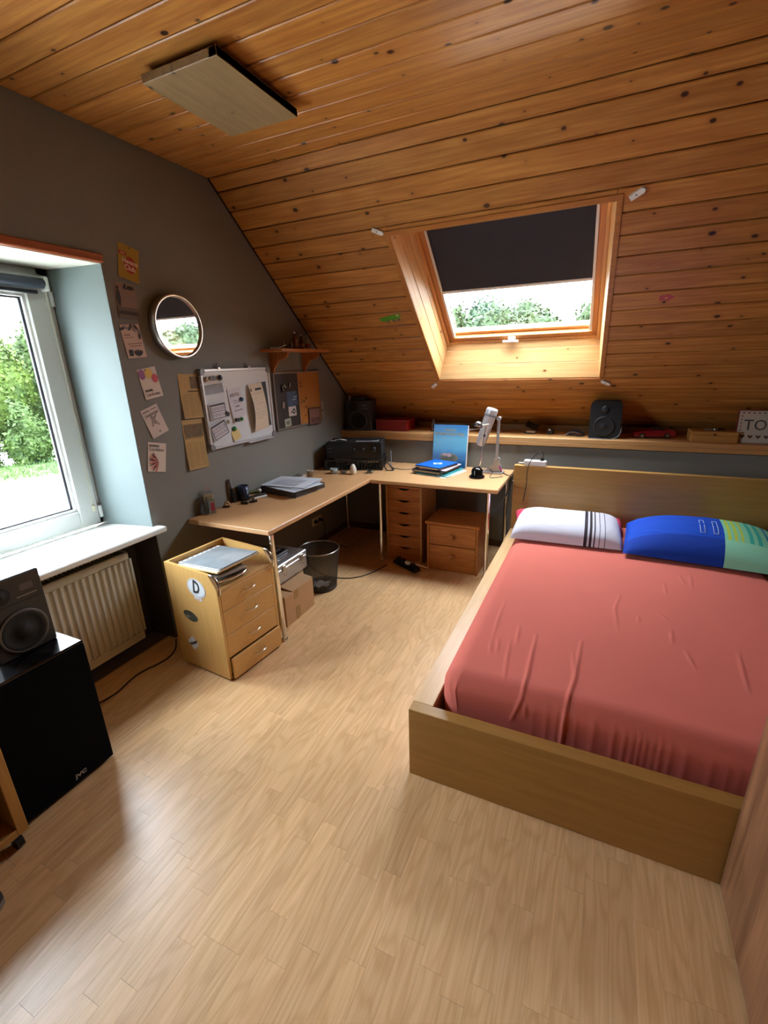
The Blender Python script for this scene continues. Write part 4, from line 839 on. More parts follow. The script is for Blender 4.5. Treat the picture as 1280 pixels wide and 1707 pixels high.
for x, r in ((0.005, 0.015), (0.085, 0.015), (0.178, 0.026)): MB().lathe([(r, 0), (r*0.92, 0.018), (0.0, 0.019)], 24, Matrix.Translation((x, -0.142, 0.092)) @ Matrix.Rotation(PI/2, 4, 'X'), caps=False).build('knob', mat('knob_dark', '#242427', 0.3, 0.4), t)
for i in range(2): MB().box(-0.235, -0.195, -0.1435, -0.142, 0.100-0.03*i, 0.103-0.03*i).build('mark', INKG, t)
MB().cyl((-0.215, -0.142, 0.04), (-0.215, -0.150, 0.04), 0.008, 14).build('button', mat('button_grey', '#3c3c3e', 0.4), t)
p = oncr(0.13, -0.07); t = thing('slim_remote', 'slim pale device lying on the right of the amplifier', 'remote', (p[0], p[1], 0.9678), CA+0.05)
MB().box(-0.105, 0.095, -0.045, 0.02, 0, 0.010, 0.003).build('body', mat('pale_device', '#9d9da0', 0.3), t); MB().box(-0.095, 0.085, -0.038, 0.013, 0.0102, 0.0112).build('face', BLACK, t)
p = oncr(-0.13, -0.05); rgc = random.Random(2)
t = thing('white_cable', 'tangled white cable on the left of the amplifier', 'cable', (p[0], p[1], 0.9685), CA)
MB().tube(spline([(-0.05, -0.01, 0.003), (-0.03, 0.0, 0.012), (0.0, -0.015, 0.016), (0.04, -0.01, 0.010), (0.06, 0.01, 0.004), (0.045, 0.025, 0.006), (0.01, 0.012, 0.014), (-0.02, 0.022, 0.010), (-0.045, 0.012, 0.003), (-0.07, -0.005, 0.003)], 6), 0.003, 6).build('cord', WHITE, t)
MB().box(-0.085, -0.065, -0.012, 0.004, 0, 0.008, 0.002).build('plug', WHITE, t)
# tea lights and egg
CW = mat('wax_red', '#8c3230', 0.5)
for i, (x, y, r, h, lb) in enumerate(((0.250, 3.345, 0.036, 0.045, 'tall frosted tealight glass with red wax in front of the crate'), (0.334, 3.362, 0.034, 0.030, 'low empty tealight glass next to the white egg'), (0.545, 3.462, 0.038, 0.034, 'tealight glass alone at the right of the crate'))):
    t = onbox('tealight_glass', lb, 'tealight', x, y, 0, group='tealight glasses on the desk')
    MB().lathe([(0.0, 0), (r*0.62, 0), (r*0.75, h*0.25), (r, h), (r*0.93, h), (r*0.6, h*0.3), (0, h*0.25)], 24, caps=False).build('bowl', CUPG if i else mat('frost', '#8e9896', 0.25), t)
    MB().lathe([(0, h*0.27), (r*0.58, h*0.27), (r*0.70, h*0.55), (0, h*0.58)], 20, caps=False).build('candle', CW if i == 0 else STEEL, t)
t = onbox('egg_timer', 'upright white egg-shaped shaker in front of the crate', 'shaker', 0.425, 3.372)
MB().lathe([(0.0, 0)]+[(0.031*math.sin(PI*(0.12+0.88*k/16))**0.85*(1-0.16*k/16), 0.090*(1-math.cos(PI*k/16))/2) for k in range(1, 16)]+[(0.0, 0.090)], 24, caps=False).build('shell', mat('egg_white', '#d8d0c0', 0.35), t)
for k in range(3): MB().cyl((0.006*math.cos(2.1*k), 0.006*math.sin(2.1*k), 0.087), (0.006*math.cos(2.1*k), 0.006*math.sin(2.1*k), 0.0905), 0.0028, 8).build('hole', BLACKM, t)
tag(MB().tube(spline([(0.600, 3.78, 0.86), (0.615, 3.75, 0.80), (0.640, 3.70, 0.734), (0.72, 3.66, 0.7262), (0.82, 3.68, 0.7245), (0.90, 3.78, 0.7245), (0.96, 3.86, 0.7245)], 8), 0.0035, 6).build('audio_cable', GREYP), 'grey cable trailing from the amplifier onto the corner desk', 'cable')
tag(MB().tube(spline([(0.612, 3.60, 0.76), (0.650, 3.58, 0.7245), (0.70, 3.60, 0.7245), (0.66, 3.66, 0.733), (0.615, 3.66, 0.78)], 8), 0.006, 6).build('looped_cable', BLACK), 'short black cable loop beside the crate', 'cable')
# ================================================================== on the corner desk
def sheet_stack(items, x, y, rz):
    z = 0.7203
    for (nm, lb, cat, w, d, h, c, dr, dx, dy) in items:
        t = thing(nm, lb, cat, (x+dx, y+dy, z), rz+math.radians(dr), 'pile on the corner desk')
        MB().box(-w/2, w/2, -d/2, d/2, 0, h, min(0.003, h*0.4)).build('cover', c, t); z += h+0.0006
        if h > 0.011: MB().box(-w/2-0.001, w/2-0.01, -d/2-0.0008, d/2-0.006, h*0.25, h*0.75).build('page_block', PAPER if nm != 'ring_binder' else mat('page_grey', '#8e8a80', 0.8), t)
        if nm == 'blue_notebook':
            MB().prism([(-0.035, 0.0), (0.0, -0.045), (0.060, -0.005), (0.025, 0.042)], h+0.0002, h+0.0008, 'Z').build('paper_diamond', mat('emblem_white', '#c9d6ea', 0.6), t)
            MB().prism([(-0.012, 0.0), (0.006, -0.022), (0.034, -0.003), (0.016, 0.020)], h+0.0009, h+0.0013, 'Z').build('emblem', mat('emblem_blue', '#5f8fd0', 0.6), t)
BLU = mat('notebook_blue', '#1561c0', 0.35)
sheet_stack([('paper_sheet', 'white sheet under the folders on the corner desk', 'paper', 0.30, 0.34, 0.0012, PAPER, -6, 0.035, -0.005), ('clear_folder', 'pale blue folder low in the pile on the corner desk', 'folder', 0.29, 0.33, 0.006, mat('pale_cyan', '#a9ccd2', 0.4), 4, 0.025, 0.0), ('teal_folder', 'teal folder in the pile on the corner desk', 'folder', 0.28, 0.32, 0.008, mat('teal', '#2d8f92', 0.5), 0, 0.015, 0.005),
    ('ring_binder', 'black ring binder in the pile on the corner desk', 'binder', 0.285, 0.31, 0.026, BLACK, -2, -0.015, -0.005), ('magazine', 'white and red magazine under the blue notebook', 'magazine', 0.25, 0.30, 0.008, mat('magazine_pinkish', '#c9b2bb', 0.5, noise=0.35, nscale=60), 3, 0.02, 0.01), ('dark_folder', 'dark grey folder right below the blue notebook', 'folder', 0.25, 0.27, 0.016, mat('dark_grey', '#2a2b30', 0.5), -6, -0.01, -0.01), ('blue_notebook', 'bright blue notebook with a white emblem on top of the pile', 'notebook', 0.245, 0.275, 0.006, BLU, -6, -0.008, -0.008)],
    1.085, 3.675, math.radians(-12))
# blue picture panel
t = thing('picture_panel', 'tall blue picture book leaning on the knee wall', 'book', (1.118, 3.868, 0.7205), math.radians(-2), rx=math.radians(-8))
m, nt, b = newmat('cover_blue_painting'); tc = nt.nodes.new('ShaderNodeTexCoord'); sx = nt.nodes.new('ShaderNodeSeparateXYZ'); nt.links.new(tc.outputs['Object'], sx.inputs[0])
n = nt.nodes.new('ShaderNodeTexNoise'); n.inputs['Scale'].default_value = 7; n.inputs['Detail'].default_value = 6; nt.links.new(tc.outputs['Object'], n.inputs['Vector'])
f = node_math(nt, 'ADD', node_math(nt, 'MULTIPLY', sx.outputs[2], 2.35), node_math(nt, 'MULTIPLY', n.outputs['Fac'], 0.22))
nt.links.new(ramp(nt, f, [(0.1, '#1d4f86'), (0.35, '#2c6ea6'), (0.50, '#4d9dc0'), (0.68, '#5fa9c6'), (0.86, '#3d86b8'), (1.0, '#1e6aa8')]), b.inputs['Base Color']); b.inputs['Roughness'].default_value = 0.3
MB().box(-0.155, 0.155, 0.0, 0.022, 0, 0.372, 0.002).build('cover', m, t)
MB().box(0.1552, 0.160, 0.002, 0.020, 0.003, 0.369).build('page_edge', PAPER, t)
rg = random.Random(5); o = MB()
for i in range(15): x0 = -0.135+0.018*i; o.box(x0, x0+0.011, -0.0012, -0.0004, 0.282+0.006*math.sin(i*1.3), 0.305+0.004*math.cos(i*2.1), 0.0)
o.build('title_marks', mat('title_bronze', '#8a8a70', 0.5), t); o = MB()
for i in range(5): o.box(-0.045+0.02*i, -0.032+0.02*i, -0.0012, -0.0004, 0.318, 0.336)
o.build('small_title_marks', MATS['title_bronze'], t)
o = MB()
for (a, c, w, h) in ((-0.03, 0.100, 0.055, 0.026), (0.015, 0.095, 0.05, 0.034), (0.05, 0.085, 0.035, 0.030), (-0.01, 0.075, 0.06, 0.02), (-0.055, 0.07, 0.03, 0.014)): o.prism([(a+w*math.cos(k*PI/6), c+h*math.sin(k*PI/6)) for k in range(12)], -0.0012, -0.0004, 'Y')
o.build('painted_figure', mat('figure_greyish', '#7d8072', 0.5, noise=0.4, nscale=45), t); o = MB()
for (a, c, w, h) in ((-0.035, 0.113, 0.03, 0.012), (0.0, 0.108, 0.022, 0.016)): o.prism([(a+w*math.cos(k*PI/6), c+h*math.sin(k*PI/6)) for k in range(12)], -0.0018, -0.0013, 'Y')
o.build('painted_face', mat('figure_pink', '#c0a09a', 0.5), t)
# silver lamp with cylinder head
t = thing('desk_lamp', 'silver desk lamp with a long tilted cylinder head', 'lamp', (1.520, 3.775, 0.7202))
LS = mat('lamp_silver', '#b5b4b6', 0.35, 0.45)
MB().prism([(-0.115, -0.035), (0.095, -0.05), (0.10, 0.05), (-0.09, 0.05)], 0, 0.012, 'Z').build('base', LS, t)
MB().prism([(-0.06, 0.012), (0.085, 0.012), (0.075, 0.07), (0.050, 0.125), (0.032, 0.118), (0.0, 0.07)], -0.012, 0.012, 'Y').build('foot_bracket', LS, t)
MB().cyl((0.044, -0.022, 0.112), (0.044, 0.022, 0.112), 0.024, 22).build('elbow_joint', LS, t)
MB().box(-0.011, 0.011, -0.008, 0.008, 0, 0.345, 0.003).build('arm', LS, t, loc=(0.045, -0.028, 0.112), rot=(0, 0.012, 0))
hd = Vector((1.515-1.520, 0, 1.246-0.7202)); tl = Vector((1.424-1.520, 0, 0.952-0.7202)); 
d_ = (hd-tl); M = Matrix.Translation(tl+Vector((0, -0.03, 0))) @ d_.to_track_quat('Z', 'Y').to_matrix().to_4x4(); L_ = d_.length
MB().lathe([(0.0, 0.012), (0.024, 0.0), (0.036, 0.014), (0.040, 0.05), (0.046, L_-0.03), (0.048, L_-0.012), (0.044, L_)], 32, M, caps=False).build('head', mat('lamp_silver_light', '#c6c6c8', 0.3, 0.35), t)
MB().lathe([(0.044, L_), (0.038, L_+0.004), (0.0, L_+0.005)], 32, M, caps=False).build('head_cap', WHITE, t)
MB().lathe([(0.0485, L_-0.055), (0.0495, L_-0.050), (0.0495, L_-0.044), (0.0485, L_-0.040)], 32, M, caps=False).build('band', mat('band_grey', '#8c8b8d', 0.4, 0.4), t)
MB().cyl((0.048, -0.045, 0.452), (0.048, 0.0, 0.452), 0.016, 16).build('head_joint', LS, t)
MB().box(-0.006, 0.006, -0.006, 0.006, 0, 0.05, 0.002).build('switch', mat('magenta', '#a3397f', 0.4), t, loc=(0.086, -0.014, 0.02), rot=(0, -0.4, 0))
t = thing('clip_lamp', 'small lamp with black dome base and thin chrome stem', 'lamp', (1.447, 3.575, 0.7202))
MB().lathe([(0.0, 0), (0.060, 0), (0.062, 0.006), (0.060, 0.016), (0.048, 0.022), (0.046, 0.030), (0.045, 0.060), (0.040, 0.072), (0.025, 0.084), (0.0, 0.088)], 32, caps=False).build('base', mat('glossy_black', '#0c0c0d', 0.15), t)
MB().tube(spline([(0.012, 0.01, 0.082), (0.028, 0.0, 0.14), (0.038, 0.0, 0.26), (0.050, 0.0, 0.36), (0.056, 0.0, 0.425)], 6), 0.0042, 10).build('stem', CHROME, t)
MB().cyl((0.0475, 0, 0.330), (0.0495, 0, 0.350), 0.008, 12).build('stem_collar', BLACK, t)
MB().cyl((0.035, 0, 0.418), (0.078, 0, 0.424), 0.007, 12).build('joint', CHROME, t)
M = Matrix.Translation((-0.002, 0, 0.424)) @ Matrix.Rotation(math.radians(8), 4, 'Y') @ Matrix.Rotation(PI, 4, 'X')
MB().lathe([(0.0, -0.026), (0.018, -0.022), (0.030, -0.008), (0.034, 0.012), (0.031, 0.012), (0.027, -0.006), (0.0, -0.02)], 24, M, caps=False).build('shade', mat('shade_chrome', '#9a9a9c', 0.15, 0.9), t)
MB().tube(spline([(0.03, 0.0, 0.404), (0.0, -0.01, 0.396), (-0.03, -0.01, 0.388), (-0.07, 0.0, 0.380)], 5), 0.005, 8).build('tail_arm', mat('tail_grey', '#8a8684', 0.3, 0.5), t)
MB().tube(spline([(0.03, 0.02, 0.05), (0.07, 0.05, 0.075), (0.11, 0.06, 0.04), (0.10, 0.02, 0.005), (0.14, 0.02, 0.005), (0.19, 0.08, 0.005)], 6), 0.0028, 6).build('cord', BLACK, t)
# ================================================================== ledge
LZ = 1.0032
t = thing('bookshelf_speaker', 'grey-black bookshelf speaker in the dark corner of the ledge', 'speaker', (0.180, 4.035, LZ), math.radians(3))
def spk(t, w, d, h, cw=None):
    MB().box(-w/2, w/2, -d/2, d/2, 0, h, 0.004).build('cabinet', SPKG, t); MB().box(-w/2+0.002, w/2-0.002, -d/2-0.004, -d/2, 0.002, h-0.002, 0.003).build('front_baffle', mat('baffle_charcoal', '#3a3733', 0.6), t)
    y = -d/2-0.004; R = Matrix.Rotation(PI/2, 4, 'X'); rw = min(w*0.40, h*0.30); zt = h*0.82
    MB().lathe([(rw*1.06, 0), (rw*1.06, 0.004), (rw*0.98, 0.007), (rw*0.90, 0.003)], 40, Matrix.Translation((0, y, rw*1.13)) @ R, caps=False).build('woofer_ring', mat('ring_grey', '#5a5853', 0.4), t)
    MB().lathe([(rw*0.95, 0.004), (rw*0.85, 0.007), (rw*0.75, 0.002), (rw*0.34, -0.010+0.012), (rw*0.30, 0.006), (0, 0.009)], 40, Matrix.Translation((0, y, rw*1.13)) @ R, caps=False).build('woofer', CONE, t)
    MB().lathe([(w*0.17, 0), (w*0.17, 0.003), (w*0.13, 0.002), (w*0.08, 0.001), (w*0.06, 0.006), (0, 0.009)], 28, Matrix.Translation((-w*0.20, y, zt)) @ R, caps=False).build('tweeter', CONE, t)
    MB().box(-w/2+0.004, w/2-0.004, y-0.0008, y, h*0.665, h*0.672).build('groove', BLACKM, t)
    g = MB(); [g.box(w*0.12, w*0.34, y-0.001, y, h*(0.80+0.02*k), h*(0.812+0.02*k)) for k in range(4)]; g.build('label_print', mat('label_grey', '#6d6864', 0.6), t)
    MB().box(w*0.04, w*0.38, y-0.0015, y, h*0.725, h*0.735).build('name_strip', mat('strip_silver', '#9a968f', 0.4, 0.5), t)
spk(t, 0.265, 0.13, 0.285)
t = thing('webcam', 'small black camera on top of the corner speaker', 'camera', (0.190, 4.005, LZ+0.286), 0.1)
MB().box(-0.075, 0.065, -0.025, 0.030, 0, 0.034, 0.008).build('body', BLACKM, t); MB().cyl((0.035, -0.026, 0.018), (0.035, -0.032, 0.018), 0.013, 16).build('lens', BLACK, t)
t = thing('metal_canister', 'short silver canister on the corner speaker', 'canister', (0.080, 3.995, LZ+0.286))
MB().cyl((0, 0, 0), (0, 0, 0.030), 0.013, 16).build('can', mat('dull_steel', '#7d7a78', 0.4, 0.6), t); MB().cyl((0, 0, 0.030), (0, 0, 0.036), 0.0135, 16).build('lid', STEEL, t)
t = thing('red_crate', 'red plastic storage box on the ledge beside the corner speaker', 'box', (0.505, 4.130, LZ))
RD = mat('crate_red', '#8d1a12', 0.4)
MB().box(-0.155, 0.155, -0.11, 0.11, 0, 0.006).build('bottom', RD, t)
for (a, b, c, d) in ((-0.16, 0.16, -0.115, -0.109), (-0.16, 0.16, 0.109, 0.115), (-0.16, -0.154, -0.11, 0.11), (0.154, 0.16, -0.11, 0.11)): MB().box(a, b, c, d, 0, 0.098, 0.002).build('wall', RD, t)
MB().tube([(-0.163, -0.118, 0.098), (0.163, -0.118, 0.098), (0.163, 0.118, 0.098), (-0.163, 0.118, 0.098), (-0.163, -0.118, 0.098)], 0.005, 6).build('rim', RD, t)
t = thing('clip_stand', 'thin metal clip stand on the ledge behind the blue book', 'stand', (0.905, 4.09, LZ))
MB().tube(spline([(-0.012, 0, 0.002), (-0.014, 0, 0.05), (-0.008, 0, 0.105), (0.004, 0, 0.098), (0.006, 0, 0.05), (0.016, 0, 0.030), (0.018, 0, 0.002)], 6), 0.003, 6).build('wire', GREYP, t); MB().box(-0.025, 0.03, -0.02, 0.02, 0, 0.006, 0.002).build('base', BLACK, t)
t = thing('phone_stand', 'black folding stand with a pale card on the ledge', 'stand', (1.765, 4.15, LZ), -0.1)
MB().box(-0.055, 0.040, -0.03, 0.03, 0, 0.008, 0.003).build('base', BLACK, t); MB().box(-0.030, 0.045, -0.030, 0.02, 0.009, 0.024, 0.002).build('card', mat('card_beige', '#9c8a70', 0.7), t)
MB().box(-0.05, 0.055, -0.004, 0.004, 0, 0.055, 0.002).build('flap', BLACK, t, loc=(-0.01, 0.028, 0.04), rot=(-0.5, 0.35, 0))
t = thing('charger_cube', 'small dark charger block with a light tip on the ledge', 'charger', (1.925, 4.16, LZ))
MB().box(-0.026, 0.026, -0.02, 0.02, 0, 0.048, 0.006).build('block', mat('block_dark', '#26292c', 0.4), t); MB().box(-0.012, 0.002, -0.021, -0.019, 0.030, 0.044, 0.001).build('tip', WHITE, t)
t = thing('cable_coil', 'coil of black and white cable on the ledge left of the black speaker', 'cable', (2.13, 4.10, LZ))
MB().tube(spline([(-0.07, -0.02, 0.006), (-0.05, 0.0, 0.03), (0.0, 0.02, 0.045), (0.05, 0.02, 0.03), (0.06, -0.01, 0.006), (0.0, -0.03, 0.006), (-0.06, 0.02, 0.012), (0.0, 0.045, 0.03), (0.06, 0.04, 0.012)], 6), 0.006, 6).build('black_cord', BLACK, t)
MB().tube(spline([(-0.09, -0.03, 0.004), (-0.05, -0.035, 0.026), (-0.01, -0.035, 0.034), (0.03, -0.03, 0.022)], 6), 0.003, 6).build('pale_cord', GREYP, t)
t = thing('shelf_speaker', 'black rounded speaker standing on the ledge below the skylight', 'speaker', (2.338, 4.045, LZ))
q = [(-0.108, 0), (0.108, 0), (0.110, 0.02), (0.112, 0.255), (0.100, 0.280), (0.075, 0.292), (-0.075, 0.292), (-0.100, 0.280), (-0.112, 0.255), (-0.110, 0.02)]
MB().prism(q, -0.045, 0.045, 'Y').build('cabinet', BLACKM, t)
MB().lathe([(0.078, 0), (0.078, 0.004), (0.070, 0.006), (0.05, -0.001), (0.02, 0.001), (0, 0.006)], 36, Matrix.Translation((-0.005, -0.045, 0.095)) @ Matrix.Rotation(PI/2, 4, 'X'), caps=False).build('woofer', mat('cone_black', '#171718', 0.5), t)
MB().lathe([(0.03, 0), (0.03, 0.003), (0.012, 0.002), (0, 0.006)], 24, Matrix.Translation((-0.005, -0.045, 0.225)) @ Matrix.Rotation(PI/2, 4, 'X'), caps=False).build('tweeter', MATS['cone_black'], t)
MB().tube(spline([(0.113, 0.0, 0.20), (0.120, -0.03, 0.10), (0.110, -0.06, 0.035), (0.06, -0.075, 0.004), (-0.02, -0.08, 0.003), (-0.10, -0.07, 0.003)], 8), 0.0028, 6).build('cord', GREYP, t)
t = thing('toy_car', 'red toy sports car on the ledge', 'toy car', (2.690, 4.155, LZ), math.radians(10))
CR = mat('car_red', '#8e1420', 0.2, coat=0.5)
body = [(-0.145, 0.016), (-0.148, 0.030), (-0.135, 0.044), (-0.085, 0.055), (-0.045, 0.058), (-0.015, 0.074), (0.030, 0.079), (0.075, 0.070), (0.110, 0.062), (0.140, 0.058), (0.146, 0.040), (0.143, 0.018), (0.11, 0.012), (-0.11, 0.012)]
mb = MB(); n = len(body)
secs = [(-0.055, 0.86), (-0.045, 0.97), (-0.030, 1.0), (0.030, 1.0), (0.045, 0.97), (0.055, 0.86)]
vs = [(x*(0.98 if abs(y) > .05 else 1), y, 0.012+(z-0.012)*(k if z > 0.062 else (0.95 if abs(y) > 0.05 else 1))*(0.82 if (abs(y) > 0.04 and z > 0.062) else 1)) for y, k in secs for x, z in body]
fs = [tuple(range(n)), tuple(range(5*n, 6*n))[::-1]]+[(j*n+i, j*n+(i+1) % n, (j+1)*n+(i+1) % n, (j+1)*n+i) for j in range(5) for i in range(n)]
mb.add(vs, [f[::-1] for f in fs], smooth=False).build('body', CR, t)
MB().prism([(-0.040, 0.058), (-0.012, 0.0745), (0.028, 0.0795), (0.068, 0.0705), (0.060, 0.060)], -0.046, 0.046, 'Y').build('windows', BLACK, t)
for x in (-0.088, 0.085):
    for s in (-1, 1):
        o = MB().cyl((x, s*0.042, 0.021), (x, s*0.058, 0.021), 0.021, 20).build('wheel', BLACK, t); MB().cyl((x, s*0.0575, 0.021), (x, s*0.0595, 0.021), 0.013, 16).build('hubcap', STEEL, o)
t = thing('wooden_box', 'small hinged wooden box on the ledge', 'box', (3.062, 4.090, LZ), math.radians(1))
MB().box(-0.142, 0.142, -0.090, 0.090, 0, 0.050, 0.002).build('box_body', BOXW, t); MB().box(-0.142, 0.142, -0.090, 0.090, 0.051, 0.076, 0.002).build('lid', BOXW, t)
MB().lathe([(0.009, 0), (0.008, 0.004), (0, 0.005)], 14, Matrix.Translation((0.0, -0.090, 0.056)) @ Matrix.Rotation(PI/2, 4, 'X'), caps=False).build('clasp', mat('clasp_brass', '#6a4a25', 0.4, 0.6), t)
t = thing('wristwatch', 'black wristwatch with a metal face on the wooden box', 'watch', (3.045, 4.075, LZ+0.0765), 0.1)
MB().cyl((0.03, 0, 0.004), (0.03, 0, 0.014), 0.017, 20).build('case', STEEL, t)
g = MB(); [g.box(-0.036+0.011*i, -0.028+0.011*i, -0.012, 0.012, 0.002, 0.014-0.001*i, 0.002) for i in range(5)]; g.build('bracelet', STEEL, t); MB().tube(spline([(0.045, 0, 0.006), (0.07, 0, 0.012), (0.085, 0.0, 0.004)], 5), 0.006, 8).build('strap', BLACK, t)
t = thing('name_sign', 'white name sign with red border and hearts leaning on the ledge', 'sign', (3.345, 4.02, LZ+0.002), math.radians(-2), rx=math.radians(-10))
MB().box(-0.150, 0.150, 0, 0.012, 0, 0.225, 0.002).build('panel', mat('sign_white', '#b9b3a4', 0.6), t)
MB().box(-0.154, -0.149, -0.001, 0.013, 0, 0.228).box(-0.154, 0.154, -0.001, 0.013, 0.224, 0.229).build('border', mat('border_crimson', '#7d2430', 0.5), t)
text_mb('TOM', 0.105, 0.0006, align='LEFT', sx=0.92).build('lettering', mat('sign_grey', '#4b4a47', 0.6), t, loc=(-0.118, -0.0012, 0.122))
g = MB()
for i in range(6): cx = -0.115+0.046*i; g.prism([(cx, 0.030), (cx+0.015, 0.046), (cx+0.013, 0.054), (cx+0.006, 0.055), (cx, 0.049), (cx-0.006, 0.055), (cx-0.013, 0.054), (cx-0.015, 0.046)], -0.0012, -0.0002, 'Y')
g.build('hearts', mat('heart_brown', '#5f3d38', 0.6), t)
g = MB()
for i in range(9): cx = -0.125+0.030*i; g.box(cx-0.006, cx+0.006, -0.0010, -0.0002, 0.205, 0.213)
for i in range(5): g.box(-0.134, -0.128, -0.0010, -0.0002, 0.085+0.024*i, 0.096+0.024*i)
g.build('border_marks', MATS['border_crimson'], t)
# ================================================================== left wall
def wallthing(nm, lb, cat, y, z, x=0.001, roll=0.0, group=None): return thing(nm, lb, cat, (x, y, z), PI/2, group, math.radians(roll))
def paper(t, w, h, m, curl=0.0, name='sheet', n=8, top=0.0):
    """a thin bent sheet, fixed at the top, lower edge lifting by curl"""
    vs = []; 
    for j in range(n+1):
        for i in range(3): s = j/n; vs.append((-w/2+w*i/2, -0.001-top-curl*s*s, h/2-h*s))
    nb = len(vs); vs += [(x, y+0.0006, z) for x, y, z in vs]; fs = []
    for j in range(n):
        for i in range(2):
            a = j*3+i; fs += [(a, a+3, a+4, a+1), (nb+a+1, nb+a+4, nb+a+3, nb+a)]
    return MB().add(vs, fs, smooth=True).build(name, m, t)
def pr(t, nm, rects, m, dy=0.0012, curl=0.0, h=1.0):
    g = MB()
    for (x0, x1, z0, z1) in rects:
        f = lambda z: -0.001-dy-curl*((h/2-z)/h)**2
        k = max(1, int((z1-z0)/0.02))
        for q in range(k):
            a = z0+(z1-z0)*q/k; c = z0+(z1-z0)*(q+1)/k; g.quad((x0, f(a), a), (x1, f(a), a), (x1, f(c), c), (x0, f(c), c))
    return g.build(nm, m, t)
def blob(t, nm, cx, cz, a, b, m, dy=0.0014, n=14, rot=0.0):
    P = []
    for k in range(n):
        u, v = a*math.cos(2*PI*k/n), b*math.sin(2*PI*k/n); P.append((cx+u*math.cos(rot)-v*math.sin(rot), -0.001-dy, cz+u*math.sin(rot)+v*math.cos(rot)))
    return MB().add(P, [tuple(range(n))]).build(nm, m, t)
def txt(t, s, size, x, z, m, dy=0.0018, sx=1.0, bold=0.0, rot=0.0, align='CENTER'):
    o = text_mb(s, size, 0.0002, sx=sx, bold=bold, align=align).build('lettering', m, t, loc=(x, -0.001-dy, z)); o.rotation_euler = (0, rot, 0); return o
def pin(t, x, z): MB().ball((x, -0.004, z), 0.0035, 8, 6).build('pin', INK, t)
FG = 'flyers pinned in a column beside the window'
t = wallthing('flyer', 'yellow flyer with a red circle, topmost in the column by the window', 'flyer', 1.862, 2.150, roll=12, group=FG)
paper(t, 0.117, 0.166, YELL, 0.004); blob(t, 'red_disc', 0.006, -0.008, 0.034, 0.040, RED, 0.0036, 24)
pr(t, 'red_bar', [(-0.0585, -0.015, 0.030, 0.046)], RED, 0.0034); o = txt(t, 'Havana', 0.031, 0.004, 0.006, mat('print_cream', '#d9bfa0', 0.6), 0.0042, 0.95, 0.0008); o = txt(t, 'Club', 0.034, 0.004, -0.024, MATS['print_cream'], 0.0050, 0.95, 0.0008)
pr(t, 'tiny_caption', [(-0.05, -0.024, 0.036, 0.040)], MATS['print_cream'], 0.0038); pin(t, 0.0, 0.074)
t = wallthing('flyer', 'pinkish flyer with a dark figure, second in the column by the window', 'flyer', 1.811, 1.965, roll=3, group=FG)
paper(t, 0.116, 0.170, mat('flyer_dull_pink', '#8d7468', 0.7), 0.003); txt(t, 'FLASH', 0.024, 0.018, 0.066, INK, 0.002, 0.9, 0.001)
blob(t, 'dark_figure', -0.045, 0.012, 0.010, 0.042, INK, 0.0026); blob(t, 'dark_figure_head', -0.046, 0.060, 0.006, 0.008, INK, 0.0020)
pr(t, 'printed_line', [(-0.028, 0.050, 0.020, 0.026), (-0.022, 0.052, 0.002, 0.004), (-0.022, 0.052, -0.006, -0.004)], INKG, 0.0024); pr(t, 'dark_band', [(-0.056, 0.057, -0.066, -0.048)], mat('band_brown', '#3a3029', 0.7), 0.0040); pr(t, 'dim_base', [(-0.058, 0.058, -0.084, -0.030)], mat('dim_brown', '#6a5a4e', 0.7), 0.0034); pin(t, 0.0, 0.078)
t = wallthing('flyer', 'pale flyer with dark leaves along its top, third in the column', 'flyer', 1.805, 1.770, roll=-5, group=FG)
paper(t, 0.115, 0.167, PAPERP, 0.003)
for i, (a, b, r) in enumerate(((-0.045, 0.066, 0.4), (-0.025, 0.068, -0.5), (0.0, 0.070, 0.9), (0.018, 0.064, 1.9), (0.035, 0.066, 2.2), (0.048, 0.045, 1.9), (0.044, 0.022, 1.6))): blob(t, 'leaf', a, b, 0.021 if i < 6 else 0.014, 0.007, INK if i % 2 == 0 else INKG, 0.0018+0.0002*i, 10, r)
pr(t, 'printed_line', [(-0.048, -0.010, 0.030, 0.036), (-0.045, 0.010, 0.018, 0.021), (-0.040, 0.048, -0.014, -0.010), (-0.030, 0.040, -0.026, -0.022)], mat('print_brownish', '#8a6550', 0.7), 0.0026); pr(t, 'printed_block', [(-0.045, -0.020, -0.072, -0.040)], INK, 0.0040)
for i in range(5): blob(t, 'printed_plant', -0.008+0.010*i, -0.060, 0.005, 0.020-0.003*abs(i-2), INK, 0.0042, 8, 0.5-0.25*i)
t = wallthing('flyer', 'white flyer with purple, yellow and red blots, fourth in the column', 'flyer', 1.862, 1.553, roll=-8, group=FG)
paper(t, 0.120, 0.162, mat('flyer_cream', '#cbbcae', 0.7), 0.004); blob(t, 'purple_blot', -0.038, 0.052, 0.021, 0.028, mat('blot_purple', '#8a4a78', 0.6)); blob(t, 'yellow_blot', 0.006, 0.052, 0.026, 0.028, mat('blot_yellow', '#cfa94a', 0.6), 0.0016); blob(t, 'red_blot', 0.038, 0.020, 0.021, 0.024, mat('blot_red', '#c0444c', 0.6), 0.0022)
txt(t, 'FRÜHEL', 0.017, -0.022, -0.038, INK, 0.0036, 0.9, 0.0004); txt(t, 'Lindenau', 0.026, 0.0, -0.060, INKG, 0.0042, 0.98, 0.0002); pin(t, -0.010, 0.070)
t = wallthing('flyer', 'white flyer with a grey dancing figure, fifth in the column and most tilted', 'flyer', 1.846, 1.345, roll=-17, group=FG)
